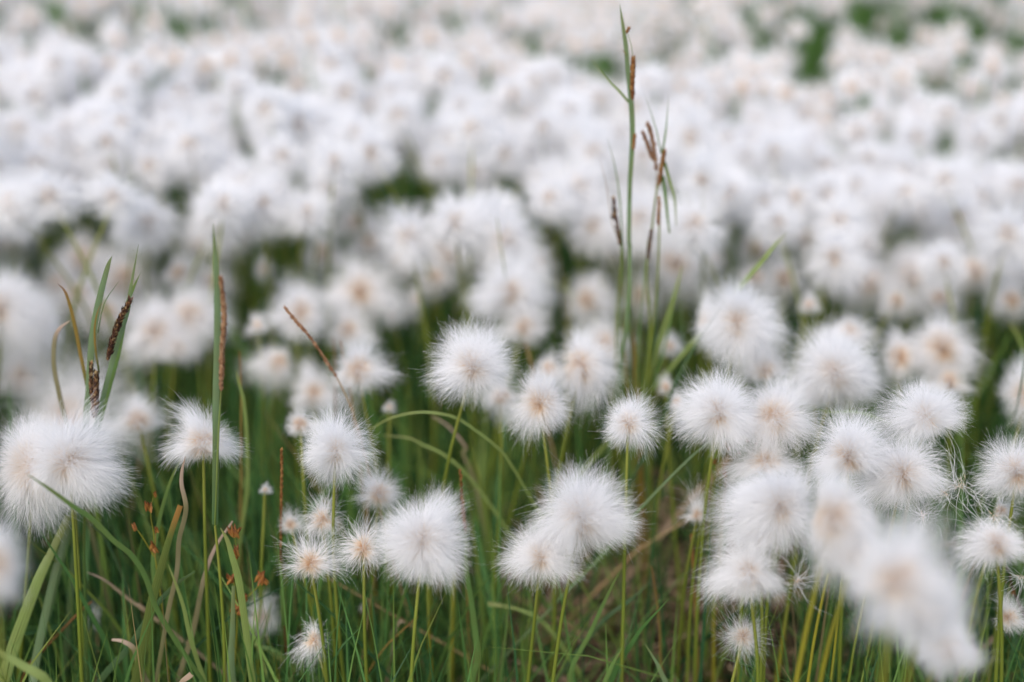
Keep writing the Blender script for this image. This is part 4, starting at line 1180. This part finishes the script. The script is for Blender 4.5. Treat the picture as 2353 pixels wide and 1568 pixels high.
single_stalk(zz(8, (1960, 1000), (2060, 900), (2080, 800)), .70, 8, 'straw', 'brown dead leaf curling up behind the orange-brown stalk', name='dead_leaf', cat='dead leaf')
single_blade(zz(8, (1100, 1560), (1140, 1200), (1155, 930)), .61, 6, 'leaf', 'fine upright blade below the flat ragged tuft', tip=.15)
single_blade(zz(8, (1780, 1568), (1840, 1440), (1905, 1330)), .58, 9, 'leaf', 'short green blade at the bottom below the straw heap', tip=.08)
single_blade(zz(8, (2180, 1568), (2120, 1440), (2040, 1310)), .58, 10, 'blue', 'short blue-green blade leaning at the bottom by the orange-brown stalk', tip=.08)
single_blade(zz(8, (560, 1280), (480, 1080), (370, 860)), .65, 13, 'leaf', 'green blade leaning behind the twin yellow stems', tip=.3)
for (x0, y0, x1, y1, w, lab) in [(1520, 1160, 2080, 1310, 12, 'pale broad straw curving through the straw heap'),
                               (1830, 1500, 2000, 1290, 14, 'wide pinkish dead leaf in the straw heap'),
                               (1560, 1100, 1620, 1000, 12, 'short upright brown leaf at the end of the straw heap'),
                               (1540, 890, 1650, 970, 9, 'tan straw sticking out under the flat ragged tuft')]:
    p0, p1 = at_z(*Z(8, x0, y0), .012), at_z(*Z(8, x1, y1), .02)
    me = blade_mesh([p0, (p0 + p1) / 2 + np.array([0, .004, .008]), p1], [w * K * .9] * 2 + [w * K * .4], M['straw'], 'dead_straw', 18, .3)
    o = link('dead_straw', move(me, p0), None, p0)
    tag(o, lab, 'straw')

# green stems on the other side
for (pts, Y_, w, mat, lab) in [
    ([(150, 1568), (180, 1000), (250, 500), (330, 0)], .62, 8, 'stem', 'tall green stem slanting past the tiny dishevelled tuft'),
    ([(230, 1568), (205, 1100), (180, 600)], .63, 8, 'orange_stalk', 'brown stem under the tiny dishevelled tuft'),
    ([(370, 600), (370, 250), (365, 0)], .64, 6, 'stem', 'green stem rising to the wide orange-centred tuft'),
    ([(325, 1568), (325, 1200), (330, 980)], .63, 9, 'stem_yellow', 'yellow stem behind the mop-like tuft'),
    ([(740, 1568), (775, 1300), (810, 1060)], .62, 8, 'stem_yellow', 'yellow stem leaning on the stem of the large silky tuft'),
    ([(940, 1568), (980, 1300), (1040, 1000), (1075, 860)], .54, 8, 'stem_yellow', 'yellow stem crossing its neighbour under the blurred tall tuft'),
    ([(1205, 1568), (1250, 1300), (1320, 980)], .56, 7, 'stem', 'green stem under the most blurred tuft'),
    ([(1090, 1568), (1120, 1300), (1160, 900)], .56, 7, 'stem_yellow', 'ochre stem with a brown node beneath the blurred tall tuft'),
    ([(840, 880), (850, 820), (870, 730)], .60, 8, 'stem', 'short stem behind the loose seed hairs by the large silky tuft'),
    ([(2130, 1568), (2170, 1200), (2200, 900)], .61, 7, 'stem', 'green stem beneath the flattened sandy-centred tuft'),
    ([(2160, 1568), (2220, 1200), (2250, 930)], .615, 6, 'stem_yellow', 'yellow stem beside the rust-red dead flower stalk'),
    ([(1380, 1568), (1410, 1300), (1420, 1180)], .60, 6, 'stem', 'soft green stem between the most blurred and half-sharp tufts'),
]:
    single_stalk(zz(9, *pts), Y_, w, mat, lab, name='grass_stalk', tip=.85)

# rust-red dead flower stalk
Y = .585
e = root_empty('dead_flower_stalk', 'rust-red dead flower stalk with seed nodes crossing the flattened sandy-centred tuft', 'flower stalk', at_y(2380, 1600, Y) * [1, 1, 0])
child_stalk(e, zz(9, (2380, 1250), (2350, 1130), (2280, 960), (2240, 820), (2140, 720), (2080, 680), (2058, 580)), Y, 5, 'rust_stalk', drop=True, tip=.4)
child_stalk(e, zz(9, (2260, 940), (2200, 880), (2170, 820)), Y, 2, 'rust_stalk', 'branch')
for i, (x_, y_, s_) in enumerate([(2058, 580, 10), (2085, 680, 20), (2240, 650, 14), (2280, 980, 16), (2215, 750, 12)]):
    bud_cluster(e, Z(9, x_, y_), Y - .002, s_, 120 + i)
    e.children[-1].name = 'seed_node'
    e.children[-1].data.materials[0] = M['purple']

# purple grass panicle
Y = .60
e = root_empty('grass_panicle', 'small purple grass panicle before the white tuft with brown centre', 'grass panicle', at_y(1715, 1300, Y) * [1, 1, 0])
child_stalk(e, zz(6, (560, 1600), (600, 1450), (650, 1340)), Y, 1.8, 'purple' if False else 'rust_stalk', drop=True)
for i, (x_, y_, s_) in enumerate([(655, 1335, 14), (625, 1400, 13), (645, 1410, 11), (605, 1460, 10), (545, 1440, 12), (705, 1560, 12)]):
    bud_cluster(e, Z(6, x_, y_), Y - .002, s_, 150 + i)
    e.children[-1].name = 'spikelet'
    e.children[-1].data.materials[0] = M['purple']
e = root_empty('grass_panicle', 'thin brown seed stalk with small orange spikelets beside the purple panicle', 'grass panicle', at_y(1680, 1300, Y) * [1, 1, 0])
child_stalk(e, zz(9, (400, 300), (415, 100), (405, 0)) + zz(6, (410, 1440)), Y + .01, 2, 'orange_stalk', drop=True)
for i, (x_, y_, s_) in enumerate([(425, 40, 16), (405, 10, 12), (395, 200, 22), (335, 130, 18), (490, 70, 12)]):
    bud_cluster(e, Z(9, x_, y_), Y + .008, s_, 180 + i)
    e.children[-1].name = 'spikelet'


# loose seeds with tangled white threads
def loose(px, py, dep, R, n, label, seed, base_z=None):
    r = np.random.default_rng(seed)
    c = at_d(px, py, dep)
    V, F, at = hair(n, (R, R, R, R, R), 0, .00016, .12, 16, .3, .1, .35, None, seed, .5, .22)
    e = bpy.data.objects.new('loose_seed', None)
    e.empty_display_size = .005
    C.objects.link(e)
    e.location = c
    tag(e, label, 'seed', 'loose cotton seeds')
    link('seed_hair', mesh_np('seed_hair', V, F, at, M['fluff']), e)
    link('seed', core_mesh(.006, seed, 6, .2), e)


loose(*Z(9, 1940, 280), .64, .024, 60, 'loose seed with long tangled white threads beside the sandy-centred tuft', 5)
loose(*Z(9, 1690, 480), .63, .012, 40, 'small loose seed caught under the wide sandy-centred tuft', 6)
loose(*Z(9, 1830, 330), .635, .018, 45, 'loose seed wisp hanging from the edge of the wide sandy-centred tuft', 7)
loose(*Z(9, 870, 910), .60, .016, 45, 'loose seed wisp beside the mop-like tuft, caught on a stem', 8)
loose(*Z(9, 2150, 490), .62, .018, 30, 'loose seed wisp on top of the flattened sandy-centred tuft', 9)
loose(*Z(9, 2330, 880), .62, .012, 30, 'loose seed wisp at the edge below the flattened tuft', 10)

# ------------------------------------------------------------------ labels of the plants in the bank
MARK = [(960, 425, 'the forked green gap'), (402, 505, 'the wedge-shaped green gap'), (684, 415, 'the curved green slit'), (768, 495, 'the small round green hole'),
        (1322, 590, 'the bright green window'), (1441, 200, 'the spike of the tallest sedge'), (1500, 330, 'the forked rust spikes'), (2060, 525, 'the dark round hole'),
        (1918, 325, 'the dark narrow slit'), (2048, 308, 'the slanting dark nick'), (2152, 342, 'the small dark diamond gap'), (1790, 412, 'the flat green crevice'),
        (820, 510, 'the strongest orange-spotted tuft'), (318, 514, 'the peach-spotted tuft'), (1945, 555, 'the tuft on the bank shoulder'),
        (30, 235, 'the pale green smudge'), (1680, 525, 'the yellow-green gap'), (1018, 578, 'the tan-spotted tuft over the hollow'), (30, 545, 'the tuft over the dark corner'),
        (2195, 534, 'the brightest tan-spotted tuft'), (1858, 160, 'the green hook in the far bank'), (895, 85, 'the far green smudge'), (1250, 400, 'the plain white middle of the bank'),
        (200, 400, 'the white slope above the sedge clump'), (500, 400, 'the white slope above the broad blade'), (2280, 400, 'the white slope near the edge')]
ORD = ['first', 'second', 'third', 'fourth', 'fifth', 'sixth', 'seventh', 'eighth', 'ninth', 'tenth', 'eleventh', 'twelfth']
byk = {}
for (e, px, py, hole) in BANK:
    d = [((px - m[0]) ** 2 + (2 * (py - m[1])) ** 2, m) for m in MARK]
    dd, m = min(d, key=lambda a: a[0])
    dy, dx = m[1] - py, px - m[0]
    if abs(dx) > 2.2 * abs(dy):
        side = 'to the right of' if dx > 0 else 'to the left of'
    else:
        side = 'up from' if dy > 0 else 'down from'
    byk.setdefault((m[2], side), []).append((dd, e, hole))
for (mk, side), lst in byk.items():
    lst.sort(key=lambda a: a[0])
    for i, (dd, e, hole) in enumerate(lst):
        look = 'tan-spotted' if hole > .5 else 'plain'
        tag(e, f'blurred {look} tuft, {ORD[min(i, 11)]} one {side} {mk}', 'cotton grass', FOLK)

# ------------------------------------------------------------------ light
w = bpy.data.worlds.new('World')
scene.world = w
w.use_nodes = True
nt = w.node_tree
nt.nodes.clear()
sky = nt.nodes.new('ShaderNodeTexSky')
sky.sky_type = 'NISHITA'
sky.sun_disc = False
EL, AZ = math.radians(52), math.radians(205)
sky.sun_elevation = EL
sky.sun_rotation = AZ
sky.air_density = 1.0
sky.dust_density = 4.0
sky.ozone_density = 1.0
bg = nt.nodes.new('ShaderNodeBackground')
bg.inputs[1].default_value = .15
out = nt.nodes.new('ShaderNodeOutputWorld')
nt.links.new(sky.outputs[0], bg.inputs[0])
nt.links.new(bg.outputs[0], out.inputs[0])
sun = bpy.data.lights.new('sun', 'SUN')
sun.energy = 1.5
sun.angle = math.radians(75)
sun.color = (1.0, .98, .96)
suno = bpy.data.objects.new('sun', sun)
C.objects.link(suno)
sd_ = Vector((math.sin(AZ) * math.cos(EL), math.cos(AZ) * math.cos(EL), math.sin(EL)))
suno.rotation_euler = sd_.to_track_quat('Z', 'Y').to_euler()
suno.location = (0, 0, 3)

# ------------------------------------------------------------------ render settings
scene.render.engine = 'CYCLES'
cy = scene.cycles
cy.max_bounces = 12
cy.diffuse_bounces = 9
cy.glossy_bounces = 2
cy.transmission_bounces = 4
cy.use_denoising = True
try:
    cy.denoiser = 'OPENIMAGEDENOISE'
except Exception:
    pass
scene.view_settings.view_transform = 'Standard'
scene.view_settings.look = 'None'
scene.view_settings.gamma = 1
scene.view_settings.exposure = .5
